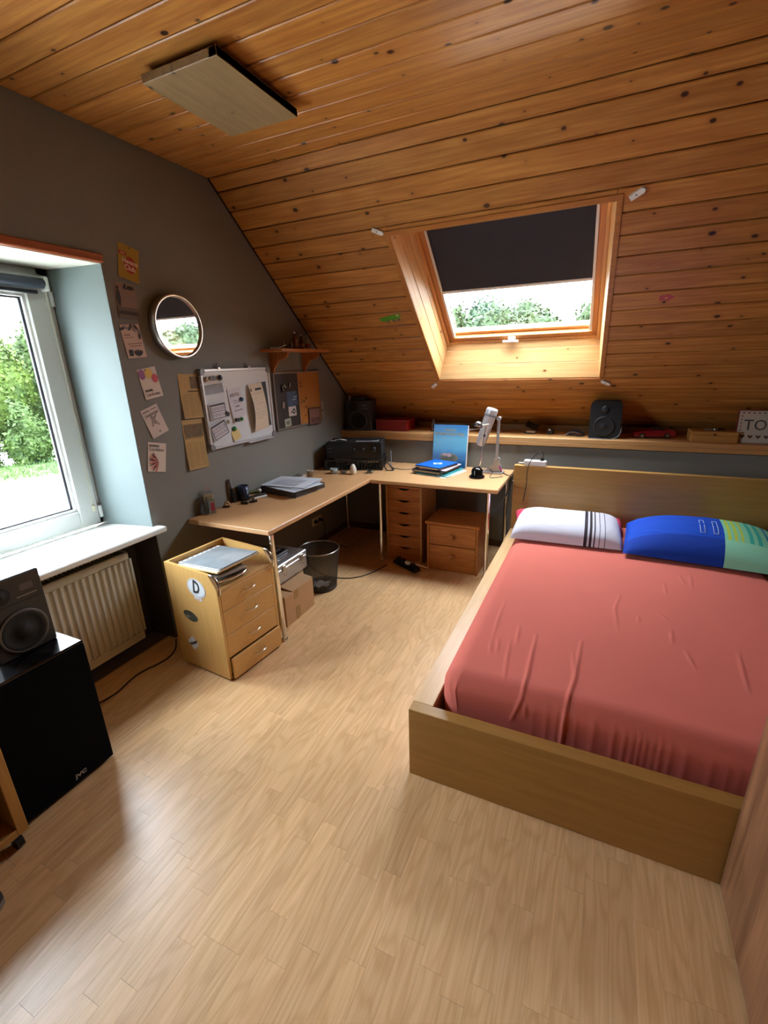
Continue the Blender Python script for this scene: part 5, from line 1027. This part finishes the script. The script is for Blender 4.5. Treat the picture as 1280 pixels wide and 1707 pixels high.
paper(t, 0.118, 0.165, mat('flyer_pale', '#c4b4ab', 0.7), 0.006); pr(t, 'printed_line', [(-0.052, -0.004, 0.062, 0.070), (0.004, 0.046, 0.064, 0.069)], INKG); txt(t, 'Lindenau', 0.027, 0.0, 0.044, INKG, 0.0016, 0.98, 0.0003)
for i, (a, b, c, d, r) in enumerate(((0.0, 0.0, 0.012, 0.045, 0.3), (-0.02, -0.01, 0.006, 0.035, -0.4), (0.018, -0.025, 0.006, 0.040, 0.5), (0.010, 0.020, 0.024, 0.005, 0.6))): blob(t, 'drawn_stroke', a, b, c, d, mat('wash_grey', '#94867f', 0.7), 0.0022+0.0003*i, 12, r)
blob(t, 'ink_spot', 0.004, -0.062, 0.006, 0.004, INK, 0.0050)
t = wallthing('flyer', 'white flyer with a red and black feather burst, lowest in the column', 'flyer', 1.818, 1.142, roll=13.5, group=FG)
paper(t, 0.120, 0.166, mat('flyer_cream', '#cbbcae', 0.7), 0.003); txt(t, 'KONRAD', 0.016, -0.020, 0.064, INK, 0.002, 0.95, 0.0004); txt(t, 'Lindenau', 0.027, 0.0, 0.044, INKG, 0.0024, 0.98, 0.0002)
for i in range(13): a = 2.2+i*0.19; blob(t, 'feather', 0.010+0.034*math.cos(a), -0.026+0.034*math.sin(a), 0.034, 0.0038, (mat('feather_red', '#a84a40', 0.6), INK, mat('feather_salmon', '#c58a78', 0.6))[i % 3], 0.0026+0.0001*i, 8, a)
NG = 'old newspaper clippings beside the whiteboard'
for (lb, y, z, w, h, roll, ph) in (('yellowed newspaper clipping, the upper of two', 2.128, 1.462, 0.150, 0.262, 2, (0.01, 0.075, 0.045, 0.115)), ('longer yellowed newspaper clipping, the lower of two', 2.108, 1.170, 0.160, 0.305, 2, (-0.072, 0.074, 0.045, 0.125))):
    t = wallthing('newspaper_clipping', lb, 'newspaper', y, z, roll=roll, group=NG); paper(t, w, h, NEWS, 0.016)
    pr(t, 'printed_photo', [ph], mat('news_photo', '#6b573c', 0.8, noise=0.7, nscale=70), 0.0014, 0.016, h)
    pr(t, 'headline', [(-w*0.1, w*0.45, ph[2]-0.020, ph[2]-0.012)] if h < 0.3 else [(-w*0.46, w*0.4, ph[2]-0.006, ph[2]-0.003)], mat('news_ink', '#53432c', 0.8), 0.0014, 0.016, h)
    pr(t, 'columns', [(-w*0.44+w*0.31*c, -w*0.18+w*0.31*c, -h/2+0.014+0.0085*k, -h/2+0.017+0.0085*k) for c in range(3) for k in range(int((ph[2]-0.03+h/2)/0.0085)-1)], mat('news_text', '#8f7547', 0.8), 0.0014, 0.016, h)
# mirror
t = wallthing('round_mirror', 'round mirror with a deep silver rim on the grey wall', 'mirror', 2.088, 1.854, 0.0)
RX = Matrix.Rotation(PI/2, 4, 'X')
MB().lathe([(0.172, 0.0), (0.172, 0.050), (0.169, 0.0525), (0.160, 0.0525), (0.158, 0.050), (0.158, 0.040)], 72, RX, caps=False).build('rim', mat('mirror_rim', '#a29a90', 0.28, 1.0), t)
MB().lathe([(0.1715, 0.0522), (0.1680, 0.0540), (0.1615, 0.0540), (0.1590, 0.0522)], 72, RX, caps=False).build('rim_edge', mat('rim_edge', '#d9d0c4', 0.2, 0.8), t)
MB().lathe([(0.0, 0.0), (0.160, 0.0), (0.160, 0.0405), (0.0, 0.0405)], 64, RX, caps=False, smooth=False).build('mirror_glass', MIRROR, t)
# whiteboard
t = wallthing('whiteboard', 'magnetic whiteboard with aluminium frame hung by two clips', 'whiteboard', 2.548, 1.365, 0.004)
MB().box(-0.330, 0.330, -0.016, 0.0, -0.246, 0.246).build('panel', mat('whiteboard_enamel', '#ccd0d3', 0.22), t)
for (a, b, c, d) in ((-0.30, 0.30, 0.236, 0.2535), (-0.30, 0.30, -0.2535, -0.236)): MB().box(a, b, -0.024, 0.0, c, d, 0.003).build('frame_rail', mat('frame_white_alu', '#c9c9cb', 0.35, 0.4), t)
for (a, b) in ((-0.3365, -0.319), (0.319, 0.3365)): MB().box(a, b, -0.024, 0.0, -0.22, 0.22, 0.003).build('frame_rail', MATS['frame_white_alu'], t)
for sx in (-1, 1):
    for sz in (-1, 1): MB().prism([(sx*0.3385, sz*0.215), (sx*0.3385, sz*0.244), (sx*0.328, sz*0.2555), (sx*0.300, sz*0.2555), (sx*0.300, sz*0.234), (sx*0.318, sz*0.215)], -0.027, 0.0, 'Y').build('corner_cap', GREYP, t)
for x in (-0.175, 0.115): MB().box(x-0.012, x+0.012, -0.028, -0.002, 0.248, 0.262, 0.002).build('hanger', STEEL, t); MB().tube(spline([(x, -0.004, 0.262), (x, -0.014, 0.278), (x+0.006, -0.010, 0.288)], 5), 0.004, 8).build('hanger_pin', STEEL, t)
MB().box(0.02, 0.30, -0.040, -0.004, -0.262, -0.254, 0.002).build('pen_ledge', MATS['frame_white_alu'], t)
BX = 0.0215   # board surface distance from the wall
def onboard(nm, lb, cat, y, z, roll=0.0, dx=0.0, group=None): return wallthing(nm, lb, cat, y, z, BX+dx, roll, group)
WG = 'papers on the whiteboard'
t = onboard('photo_print', 'dark photo print at the upper left of the whiteboard', 'photo', 2.300, 1.500, -4, 0, WG)
paper(t, 0.185, 0.072, mat('photo_brown', '#5d4d46', 0.4, noise=0.6, nscale=35), 0.004); pr(t, 'white_border', [(-0.0925, 0.0925, 0.024, 0.036)], PAPER, 0.0012)
t = onboard('paper_slip', 'white slip held at the very top left of the whiteboard', 'paper', 2.300, 1.553, -3, 0, WG); paper(t, 0.17, 0.05, mat('slip_pale', '#bdb4ab', 0.7), 0.002)
for lb, y, z, r in (('punch card on the whiteboard, the upper of two', 2.315, 1.355, -4), ('punch card on the whiteboard, the lower tilted one', 2.305, 1.233, -17)):
    t = onboard('punch_card', lb, 'card', y, z, r, 0.008, WG); paper(t, 0.150, 0.105, mat('card_white', '#cfcacd', 0.6), 0.006)
    pr(t, 'dark_border', [(-0.068, 0.068, 0.034, 0.046), (-0.068, 0.068, -0.047, -0.042), (-0.068, -0.062, -0.042, 0.034), (0.062, 0.068, -0.042, 0.034), (-0.06, 0.06, -0.004, 0.0)], mat('card_dark', '#3b3439', 0.6), 0.0016, 0.006, 0.105)
    pr(t, 'stamp_boxes', [(-0.056+0.020*i, -0.041+0.020*i, a, a+0.022) for i in range(6 if True else 5) for a in (0.006, -0.034)], mat('card_lilac', '#a59fa8', 0.6), 0.0018, 0.006, 0.105)
t = onboard('hotel_card', 'tall white hotel card near the whiteboard centre', 'card', 2.497, 1.394, -6, 0.0015, WG)
paper(t, 0.128, 0.188, mat('card_greyish', '#c2bcc0', 0.6), 0.008); txt(t, 'HOTEL', 0.030, 0.0, 0.050, INKG, 0.0022, 1.0, 0.0004); pr(t, 'printed_line', [(-0.030, 0.034, 0.012, 0.016), (-0.026, 0.030, -0.002, 0.001), (-0.018, 0.022, -0.030, -0.020), (-0.040, 0.044, -0.056, -0.050)], INKG, 0.002, 0.008, 0.188)
t = onboard('letter_sheet', 'long curled letter sheet at the right of the whiteboard', 'letter', 2.712, 1.345, -4, 0.004, WG)
n = 10; vs = []; 
for j in range(n+1):
    for i in range(n+1): u = i/n; s = j/n; vs.append((-0.075+0.15*u+0.022*(s-0.0)*(u-0.5)*2*0.6, -0.004-0.030*math.sin(PI*s)*(1-0.55*u)-0.012*s*(1-u), 0.165-0.33*s))
MB().add(vs, [(j*(n+1)+i, (j+1)*(n+1)+i, (j+1)*(n+1)+i+1, j*(n+1)+i+1) for j in range(n) for i in range(n)], smooth=True).build('sheet', mat('letter_cream', '#c8b7a0', 0.75), t)
def ls(u, s): return (-0.075+0.15*u+0.022*s*(u-0.5)*2*0.6, -0.0052-0.030*math.sin(PI*s)*(1-0.55*u)-0.012*s*(1-u), 0.165-0.33*s)
g = MB()
for (u0, u1, s) in ((0.08, 0.75, 0.20), (0.08, 0.40, 0.30), (0.08, 0.36, 0.36), (0.08, 0.90, 0.42), (0.08, 0.30, 0.52), (0.70, 0.90, 0.52), (0.08, 0.92, 0.60), (0.08, 0.85, 0.65), (0.08, 0.92, 0.70), (0.08, 0.6, 0.74)):
    for k in range(6): a = u0+(u1-u0)*k/6; b = u0+(u1-u0)*(k+1)/6; g.quad(ls(a, s), ls(b, s), ls(b, s+0.008), ls(a, s+0.008))
g.build('printed_lines', mat('print_tan', '#988a7b', 0.8), t)
g = MB(); g.quad(ls(0.38, 0.10), ls(0.85, 0.10), ls(0.85, 0.145), ls(0.38, 0.145)); g.quad(ls(0.06, 0.09), ls(0.14, 0.09), ls(0.12, 0.15), ls(0.05, 0.15)); g.build('logo_block', INK, t)
t = onboard('dark_card', 'dark grey card behind the curled letter on the whiteboard', 'card', 2.790, 1.355, -3, 0.0, WG); paper(t, 0.105, 0.320, mat('card_charcoal', '#37332f', 0.7), 0.001)
t = onboard('yellow_note', 'small yellow note under the green magnet on the whiteboard', 'note', 2.458, 1.178, -12, 0.0, WG); paper(t, 0.075, 0.066, mat('note_yellow', '#cbb77c', 0.75), 0.010)
MG = 'round magnets on the whiteboard'
for lb, y, z, c, r in (('beige round magnet at the top left of the whiteboard', 2.246, 1.556, '#a07f62', 0.015), ('dark blue round magnet in the top row of the whiteboard', 2.370, 1.562, '#1b2740', 0.017), ('blue round magnet on the hotel card', 2.545, 1.411, '#20466b', 0.015), ('green round magnet beside the black square magnet', 2.527, 1.279, '#3c7d48', 0.014), ('green round magnet above the yellow note', 2.446, 1.222, '#3f8a45', 0.017), ('cream round magnet between the punch cards', 2.392, 1.276, '#b3a083', 0.013)):
    t = onboard('round_magnet', lb, 'magnet', y, z, 0, 0.008 if z > 1.3 or 'cream' in lb else 0.004, MG); MB().lathe([(r*0.9, 0), (r, 0.004), (r*0.8, 0.010), (r*0.3, 0.013), (0, 0.0135)], 20, RX, caps=False).build('cap', mat('magnet_'+c[1:], c, 0.2), t)
t = onboard('cartoon_magnet', 'dark flat magnet with two round shapes in the top row', 'magnet', 2.308, 1.560, 0, 0.006)
MB().prism([(x*0.014-0.012, z*0.014) for x, z in ellipse(1, 1, 14)], -0.005, 0, 'Y').prism([(x*0.014+0.013, z*0.014) for x, z in ellipse(1, 1, 14)], -0.005, 0, 'Y').build('plate', mat('magnet_brown', '#4d3a38', 0.4), t)
for lb, y, z, r in (('black square magnet at the corner of the punch card', 2.388, 1.330, 25), ('black square magnet below the hotel card', 2.474, 1.279, 3)):
    t = onboard('square_magnet', lb, 'magnet', y, z, r, 0.010, 'square magnets'); MB().box(-0.017, 0.017, -0.012, 0, -0.013, 0.013, 0.002).build('block', mat('magnet_block', '#2b292b', 0.5), t)
# cork and magnet board
t = wallthing('pin_board', 'half cork and half dark magnetic pin board near the sloping ceiling', 'board', 3.258, 1.357, 0.003)
MB().box(-0.315, -0.010, -0.010, 0, -0.212, 0.212).build('magnet_half', mat('board_dark', '#332b27', 0.5, noise=0.2, nscale=12), t)
MB().box(-0.010, 0.315, -0.010, 0, -0.212, 0.212).build('cork_half', mat('cork', '#a76e33', 0.85, noise=0.25, nscale=120), t)
for (a, b, c, d) in ((-0.325, 0.325, 0.208, 0.220), (-0.325, 0.325, -0.220, -0.208), (-0.325, -0.313, -0.208, 0.208), (0.313, 0.325, -0.208, 0.208), (-0.014, -0.006, -0.208, 0.208)): MB().box(a, b, -0.016, 0, c, d, 0.002).build('frame_rail', mat('board_frame', '#8f857c', 0.4, 0.4), t)
for (x, z) in ((0.03, 0.13), (0.035, 0.10), (0.06, -0.02), (0.022, -0.03), (0.10, 0.0), (0.07, -0.14), (0.085, -0.07)): MB().ball((x, -0.014, z), 0.005, 8, 6).build('pin', mat('pin_dark', '#3d2318', 0.5), t)
PG = 'items on the pin board'; BX2 = 0.0145
def onpin(nm, lb, cat, y, z, roll=0): return wallthing(nm, lb, cat, y, z, BX2, roll, PG)
t = onpin('photo_print', 'blue-grey photo print on the dark half of the pin board', 'photo', 3.155, 1.369, -1); paper(t, 0.138, 0.115, mat('photo_blue', '#42546c', 0.4, noise=0.6, nscale=28), 0.002); pr(t, 'bright_streak', [(0.015, 0.062, 0.008, 0.016), (0.0, 0.05, -0.012, -0.004)], mat('streak_pale', '#8fa0b2', 0.5), 0.0024)
t = onpin('square_card', 'white square card with a black symbol on the pin board', 'card', 3.146, 1.270, 0); paper(t, 0.102, 0.076, mat('square_white', '#c0b6b0', 0.6), 0.001); blob(t, 'round_symbol', 0.018, -0.002, 0.020, 0.022, INK, 0.0014, 20); blob(t, 'symbol_centre', 0.018, -0.002, 0.009, 0.010, MATS['square_white'], 0.0018, 16); pr(t, 'symbol_tail', [(-0.030, 0.0, -0.012, -0.007), (-0.016, -0.010, -0.012, 0.008)], INK, 0.0014)
t = onpin('small_card', 'small pale green card at the bottom of the pin board', 'card', 3.072, 1.186, -3); paper(t, 0.085, 0.062, mat('card_pale_green', '#9aa08c', 0.6, noise=0.3, nscale=60), 0.001); blob(t, 'printed_shape', 0.0, 0.0, 0.028, 0.016, mat('shape_grey', '#6a6f62', 0.6), 0.0014)
t = onpin('dice_magnet', 'black tile with white dots at the upper left of the pin board', 'magnet', 3.055, 1.458, -8); MB().box(-0.036, 0.036, -0.010, 0, -0.028, 0.028, 0.003).build('tile', BLACK, t)
for (x, z) in ((-0.02, 0.008), (0.016, 0.004), (-0.018, -0.014), (0.002, 0.018)): MB().cyl((x, -0.010, z), (x, -0.0115, z), 0.006, 10).build('dot', PAPER, t)
t = onpin('slim_magnet', 'slim black and white magnet right of the dotted tile', 'magnet', 3.128, 1.477, 8); MB().box(-0.010, 0.004, -0.006, 0, -0.020, 0.020, 0.002).build('dark_part', BLACK, t); MB().box(0.005, 0.012, -0.006, 0, -0.018, 0.018, 0.002).build('pale_part', PAPER, t)
t = onpin('folded_slip', 'folded grey paper slip on the dark half of the pin board', 'paper', 3.030, 1.330, 10); MB().box(-0.014, 0.014, -0.006, 0, -0.028, 0.020, 0.001).build('slip', mat('slip_grey', '#85786f', 0.7), t)
t = onpin('framed_notice', 'brown-edged notice at the lower right of the pin board', 'notice', 3.455, 1.198, 2); t.location.x = 0.0205; MB().box(-0.092, 0.092, -0.004, 0, -0.072, 0.072, 0.001).build('mount', mat('notice_brown', '#4a2a1d', 0.6), t)
pr(t, 'notice_sheet', [(-0.080, 0.080, -0.064, 0.062)], mat('notice_pink', '#7d5a50', 0.7), 0.0036); pr(t, 'bars', [(-0.055+0.028*i, -0.040+0.028*i, -0.056, -0.012) for i in range(5)], mat('notice_dark', '#3b2620', 0.7), 0.0042)
t = onpin('hanging_pen', 'pale pen hanging from the right edge of the pin board', 'pen', 3.590, 1.240, -2); MB().cyl((0, -0.008, -0.075), (0, -0.008, 0.075), 0.006, 12).build('barrel', mat('pen_pale', '#a8988c', 0.4), t); MB().cyl((0, -0.008, -0.012), (0, -0.008, -0.004), 0.0066, 12).build('ring', BLACK, t)
# wall shelf
ws = thing('wall_shelf', 'small pine wall shelf on two curved brackets', 'shelf', (0.001, 3.150, 1.722), PI/2)
MB().box(-0.322, 0.322, -0.200, 0.0, 0, 0.020, 0.002).build('shelf_board', wood('shelf_pine', '#b8733a', '#a2602b', 'X', 0.5, 9, 8, 0.3, 0.45), ws)
bp_ = [(0.0, 0.0), (0.0, -0.150), (-0.022, -0.150), (-0.030, -0.120), (-0.060, -0.085), (-0.075, -0.062), (-0.125, -0.052), (-0.155, -0.038), (-0.165, -0.020), (-0.165, 0.0)]
for x in (-0.205, 0.215): MB().prism([(u, v) for u, v in bp_], x-0.009, x+0.009, 'X').build('bracket', wood('bracket_pine%d' % (x > 0), '#b26d33', '#985724', 'Z', 0.6, 9, 6, 0.3, 0.45), ws)
BOT = (mat('bottle_brown', '#4a2d1c', 0.2), mat('bottle_grey', '#5e5a55', 0.25), mat('bottle_amber', '#6b3f20', 0.25), mat('bottle_cream', '#8e8468', 0.4))
for i, (y, r, h, c, lb) in enumerate(((2.984, 0.016, 0.060, 1, 'small grey bottle, first from the left on the wall shelf'), (3.030, 0.015, 0.062, 0, 'small dark bottle, second from the left on the wall shelf'), (3.087, 0.015, 0.068, 1, 'slim grey bottle in the middle of the wall shelf'), (3.140, 0.021, 0.128, 2, 'tallest amber bottle on the wall shelf'), (3.227, 0.018, 0.112, 0, 'dark bottle with a shiny top on the wall shelf'), (3.311, 0.021, 0.108, 3, 'cream bottle at the right end of the wall shelf'))):
    t = thing('bottle', lb, 'bottle', (0.10, y, 1.7423), 0, 'bottles on the wall shelf')
    MB().lathe([(0.0, 0), (r, 0), (r, h*0.48), (r*0.85, h*0.60), (r*0.42, h*0.76), (r*0.40, h*0.90), (0, h*0.90)], 20, caps=False).build('body', BOT[c], t)
    MB().cyl((0, 0, h*0.90), (0, 0, h), r*0.46, 14).build('cap', STEEL if i in (3, 4) else BOT[c], t)
    if i > 2: MB().lathe([(r+0.0005, h*0.12), (r+0.0005, h*0.40)], 20, caps=False).build('label_band', mat('label_rust', '#7a4a2a', 0.6), t)
t = thing('pocket_tool', 'thin grey tool lying at the left end of the wall shelf', 'tool', (0.13, 2.868, 1.7423), math.radians(70)); MB().box(-0.055, 0.03, -0.008, 0.008, 0, 0.010, 0.003).build('handle', mat('tool_grey', '#6d6560', 0.4), t); MB().box(0.0, 0.085, -0.004, 0.004, 0.004, 0.006).build('blade', STEEL, t, rot=(0, -0.25, 0))
# ================================================================== radiator and left foreground
t = thing('radiator', 'cream ribbed panel radiator in the niche below the window', 'radiator', (-0.205, 0.90, 0.0), PI/2)
pts = []; y0 = -0.125; x = -0.66; q = [(-0.66, y0)]
while x < 0.655:
    q += [(x+0.010, y0), (x+0.016, y0+0.011), (x+0.030, y0+0.011), (x+0.036, y0)]; x += 0.0365
q.append((0.678, y0)); q2 = q+[(0.678, y0+0.020), (-0.66, y0+0.020)]
MB().prism(q2, 0.120, 0.590, 'Z').build('ribbed_panel', CREAM, t)
MB().box(-0.66, 0.678, y0, y0+0.020, 0.5905, 0.632, 0.004).build('top_rim', CREAM, t); MB().box(-0.66, 0.678, y0, y0+0.020, 0.068, 0.1195, 0.004).build('bottom_rim', CREAM, t)
MB().box(-0.66, 0.678, -0.045, -0.030, 0.068, 0.632, 0.003).build('rear_panel', CREAM, t)
MB().box(0.674, 0.680, -0.105, -0.030, 0.068, 0.634, 0.001).build('side_cover', CREAM, t); MB().box(-0.662, -0.656, -0.105, -0.030, 0.068, 0.634, 0.001).build('side_cover', CREAM, t)
g = MB(); [g.box(-0.655+0.022*i, -0.645+0.022*i, -0.104, -0.046, 0.622, 0.632) for i in range(61)]; g.build('top_grille', mat('grille_grey', '#6d6a5c', 0.5), t)
for x in (-0.5, 0.5): MB().box(x-0.02, x+0.02, -0.030, 0.0, 0.15, 0.55).build('wall_bracket', CREAM, t)
t = thing('subwoofer', 'large black floor speaker with cloth front by the window', 'speaker', (0.330, 0.742, 0.0), PI/2)
MB().box(-0.188, 0.188, -0.172, 0.175, 0.010, 0.596, 0.006).build('cabinet', mat('gloss_black', '#101012', 0.16), t)
MB().box(-0.184, 0.184, -0.181, -0.172, 0.016, 0.585, 0.006).build('cloth_front', CLOTHB, t)
for x in (-0.15, 0.15):
    for y in (-0.13, 0.13): MB().cyl((x, y, 0), (x, y, 0.011), 0.02, 12).build('foot', BLACK, t)
text_mb('JVC', 0.023, 0.0004, sx=1.25, bold=0.0008).build('logo_letters', mat('logo_silver', '#a9a9a5', 0.4, 0.3), t, loc=(0.045, -0.1822, 0.050))
t = thing('bookshelf_speaker', 'charcoal bookshelf speaker standing on the large black floor speaker', 'speaker', (0.290, 0.798, 0.5965), PI/2)
spk(t, 0.205, 0.185, 0.312)
t = thing('rolling_cart', 'low beech cart on castors at the left edge', 'cart', (0.400, 0.330, 0.0), PI/2)
CB = wood('cart_beech', '#b98c4e', '#a87a3e', 'Z', 0.6, 14, 5, 0.2, 0.5)
CBX = wood('cart_beech_board', '#b98c4e', '#a87a3e', 'X', 0.6, 14, 5, 0.2, 0.5)
for x in (-0.219, 0.185): MB().box(x, x+0.034, -0.198, 0.19, 0.075, 0.47, 0.002).build('side_panel', CB, t)
MB().box(-0.185, 0.185, -0.198, 0.19, 0.075, 0.105, 0.002).build('bottom_board', CBX, t); MB().box(-0.185, 0.185, -0.198, 0.19, 0.440, 0.47, 0.002).build('top_board', CBX, t)
MB().box(-0.185, 0.185, 0.175, 0.19, 0.105, 0.44).build('back_board', BLACKM, t)
for x in (-0.19, 0.19):
    for y in (-0.155, 0.15):
        o = MB().cyl((x-0.012, y, 0.026), (x+0.012, y, 0.026), 0.026, 20).build('castor', BLACK, t); MB().box(x-0.016, x+0.016, y-0.012, y+0.014, 0.048, 0.075, 0.003).build('castor_fork', STEEL, o)
t = thing('green_bag', 'dark green bag inside the low cart', 'bag', (0.42, 0.36, 0.1055), 0.2); MB().ball((0, 0, 0.11), (0.13, 0.13, 0.11), 20, 12).build('bag', mat('bag_green', '#16321c', 0.8, noise=0.3, nscale=20), t)
# shoe
t = thing('shoe', 'dark shoe toe with a grey sole at the left edge of the floor', 'shoe', (0.703, 0.262, 0.0), math.radians(88))
def shoe_sec(s): return (0.030+0.018*math.sin(PI*min(1, s*1.15))**0.8)*(1 if s < 0.9 else 0.86)
sole = []; 
for k in range(24):
    a = 2*PI*k/24; sole.append((0.135*math.cos(a), (0.046 if math.cos(a) > 0 else 0.038)*math.sin(a)))
MB().prism([(u, v) for u, v in sole], 0.0, 0.022, 'Z').build('sole', mat('sole_grey', '#77726b', 0.6), t)
vs = []; N = 24; rows = ((1.0, 0.022), (0.99, 0.040), (0.93, 0.058), (0.75, 0.072), (0.45, 0.080))
for (sc, z) in rows:
    for (u, v) in sole: vs.append((u*sc-0.02*(1-sc), v*sc, z+(0.030 if u < 0 else 0)*(1-sc)*1.2))
fs = [(j*N+i, j*N+(i+1) % N, (j+1)*N+(i+1) % N, (j+1)*N+i) for j in range(4) for i in range(N)]+[tuple(range(4*N, 5*N))]
MB().add(vs, fs, smooth=True).build('upper', mat('shoe_black', '#1a1718', 0.6), t)
g = MB(); [g.tube([(0.02+0.018*i, -0.022, 0.072-0.004*i), (0.02+0.018*i, 0.0, 0.082-0.005*i), (0.02+0.018*i, 0.022, 0.072-0.004*i)], 0.003, 5) for i in range(3)]; g.build('laces', BLACK, t)
# ================================================================== wardrobe
t = thing('wardrobe', 'tall reddish walnut wardrobe side at the right edge', 'wardrobe', (2.800, 0.0, 0.0))
MB().box(0, 0.019, 0.12, 1.355, 0.012, 2.25, 0.001).build('side_panel', WALN, t); MB().box(0.58, 0.60, 0.12, 1.355, 0.012, 2.25, 0.001).build('side_panel', WALN, t)
MB().box(0.019, 0.58, 1.345, 1.355, 0.06, 2.25).build('back_panel', WALN, t); MB().box(0.019, 0.58, 0.14, 1.345, 2.23, 2.25).build('top_panel', WALN, t); MB().box(0.019, 0.58, 0.14, 1.345, 0.06, 0.08).build('bottom_panel', WALN, t)
MB().box(0.004, 0.596, 0.13, 1.35, 0.0, 0.012).build('plinth', mat('plinth_dark', '#3b2218', 0.6), t)
for x0 in (0.002, 0.301): o = MB().box(x0, x0+0.297, 0.10, 0.119, 0.02, 2.24, 0.001).build('door', WALN, t); MB().cyl((x0+(0.27 if x0 < 0.1 else 0.027), 0.075, 1.0), (x0+(0.27 if x0 < 0.1 else 0.027), 0.075, 1.15), 0.006, 10).build('handle', STEEL, o)
# ================================================================== ceiling pieces
t = thing('hatch_board', 'square greyish wooden panel hung below the flat ceiling', 'panel', (0.775, 1.830, 2.655))
MB().box(-0.186, 0.186, -0.242, 0.242, 0, 0.030, 0.002).build('panel_board', PLY, t); MB().box(0.150, 0.186, -0.242, 0.242, -0.001, 0.0305, 0.001).build('edge_strip', wood('hatch_strip', '#8f7650', '#7d6542', 'Y', 0.5, 9, 6, 0.3, 0.5), t)
for x in (-0.13, 0.13):
    for y in (-0.19, 0.19): MB().box(x-0.02, x+0.02, y-0.02, y+0.02, 0.030, 0.055).build('spacer', PINE_B, t)
CGp = 'white corner clips around the skylight'
for lb, x, s, r in (('white plastic clip at the upper left of the skylight', 0.955, 0.484, 32), ('white plastic clip at the upper right of the skylight', 2.352, 0.503, -32), ('white plastic clip at the lower left of the skylight', 0.955, 1.928, -45), ('white plastic clip at the lower right of the skylight', 2.312, 1.915, 35)):
    t = thing('corner_clip', lb, 'clip', (0, 0, 0), 0, CGp); t.matrix_basis = slopeM(x, s, -0.0005) @ Matrix.Rotation(math.radians(r), 4, 'Z')
    MB().prism([(-0.036, -0.014), (0.026, -0.014), (0.036, -0.006), (0.036, 0.006), (0.026, 0.014), (-0.036, 0.014)], -0.014, 0, 'Z').build('plate', WHITE, t); MB().cyl((-0.005, 0, -0.0145), (-0.005, 0, -0.012), 0.005, 10).build('screw', GREYP, t)
t = thing('green_sticker', 'small green vehicle sticker on the sloping ceiling boards', 'sticker', (0, 0, 0)); t.matrix_basis = slopeM(0.800, 1.165, -0.0005) @ Matrix.Rotation(math.radians(-6), 4, 'Z')
GS = mat('sticker_green', '#4a9a26', 0.5)
MB().prism([(-0.085, -0.020), (0.050, -0.030), (0.085, -0.034), (0.088, -0.006), (0.06, 0.012), (-0.04, 0.018), (-0.088, 0.012)], -0.0012, 0, 'Z').build('body_shape', GS, t)
g = MB()
for x in (-0.03, 0.02, 0.062): g.prism([(x+0.015*u, 0.022+0.011*v) for u, v in ellipse(1, 1, 12)], -0.0018, -0.0002, 'Z')
g.build('wheel_shapes', mat('sticker_greybrown', '#6d6a58', 0.6), t); MB().prism([(0.055, -0.028), (0.075, -0.030), (0.078, -0.012), (0.06, -0.010)], -0.002, -0.0012, 'Z').build('cab_window', mat('sticker_pale', '#c7b98c', 0.5), t)
t = thing('pink_sticker', 'small pink flower sticker right of the skylight', 'sticker', (0, 0, 0)); t.matrix_basis = slopeM(2.580, 1.161, -0.0005)
g = MB(); [g.prism([(0.022*math.cos(k*1.2566)+0.018*u, 0.012*math.sin(k*1.2566)+0.012*v) for u, v in ellipse(1, 1, 10)], -0.0012-0.0001*k, 0, 'Z') for k in range(5)]; g.build('petals', mat('sticker_pink', '#b04a52', 0.5), t); MB().prism([(0.008*u, 0.006*v) for u, v in ellipse(1, 1, 10)], -0.0022, -0.0017, 'Z').build('flower_centre', mat('sticker_yellow', '#c9a24a', 0.5), t)
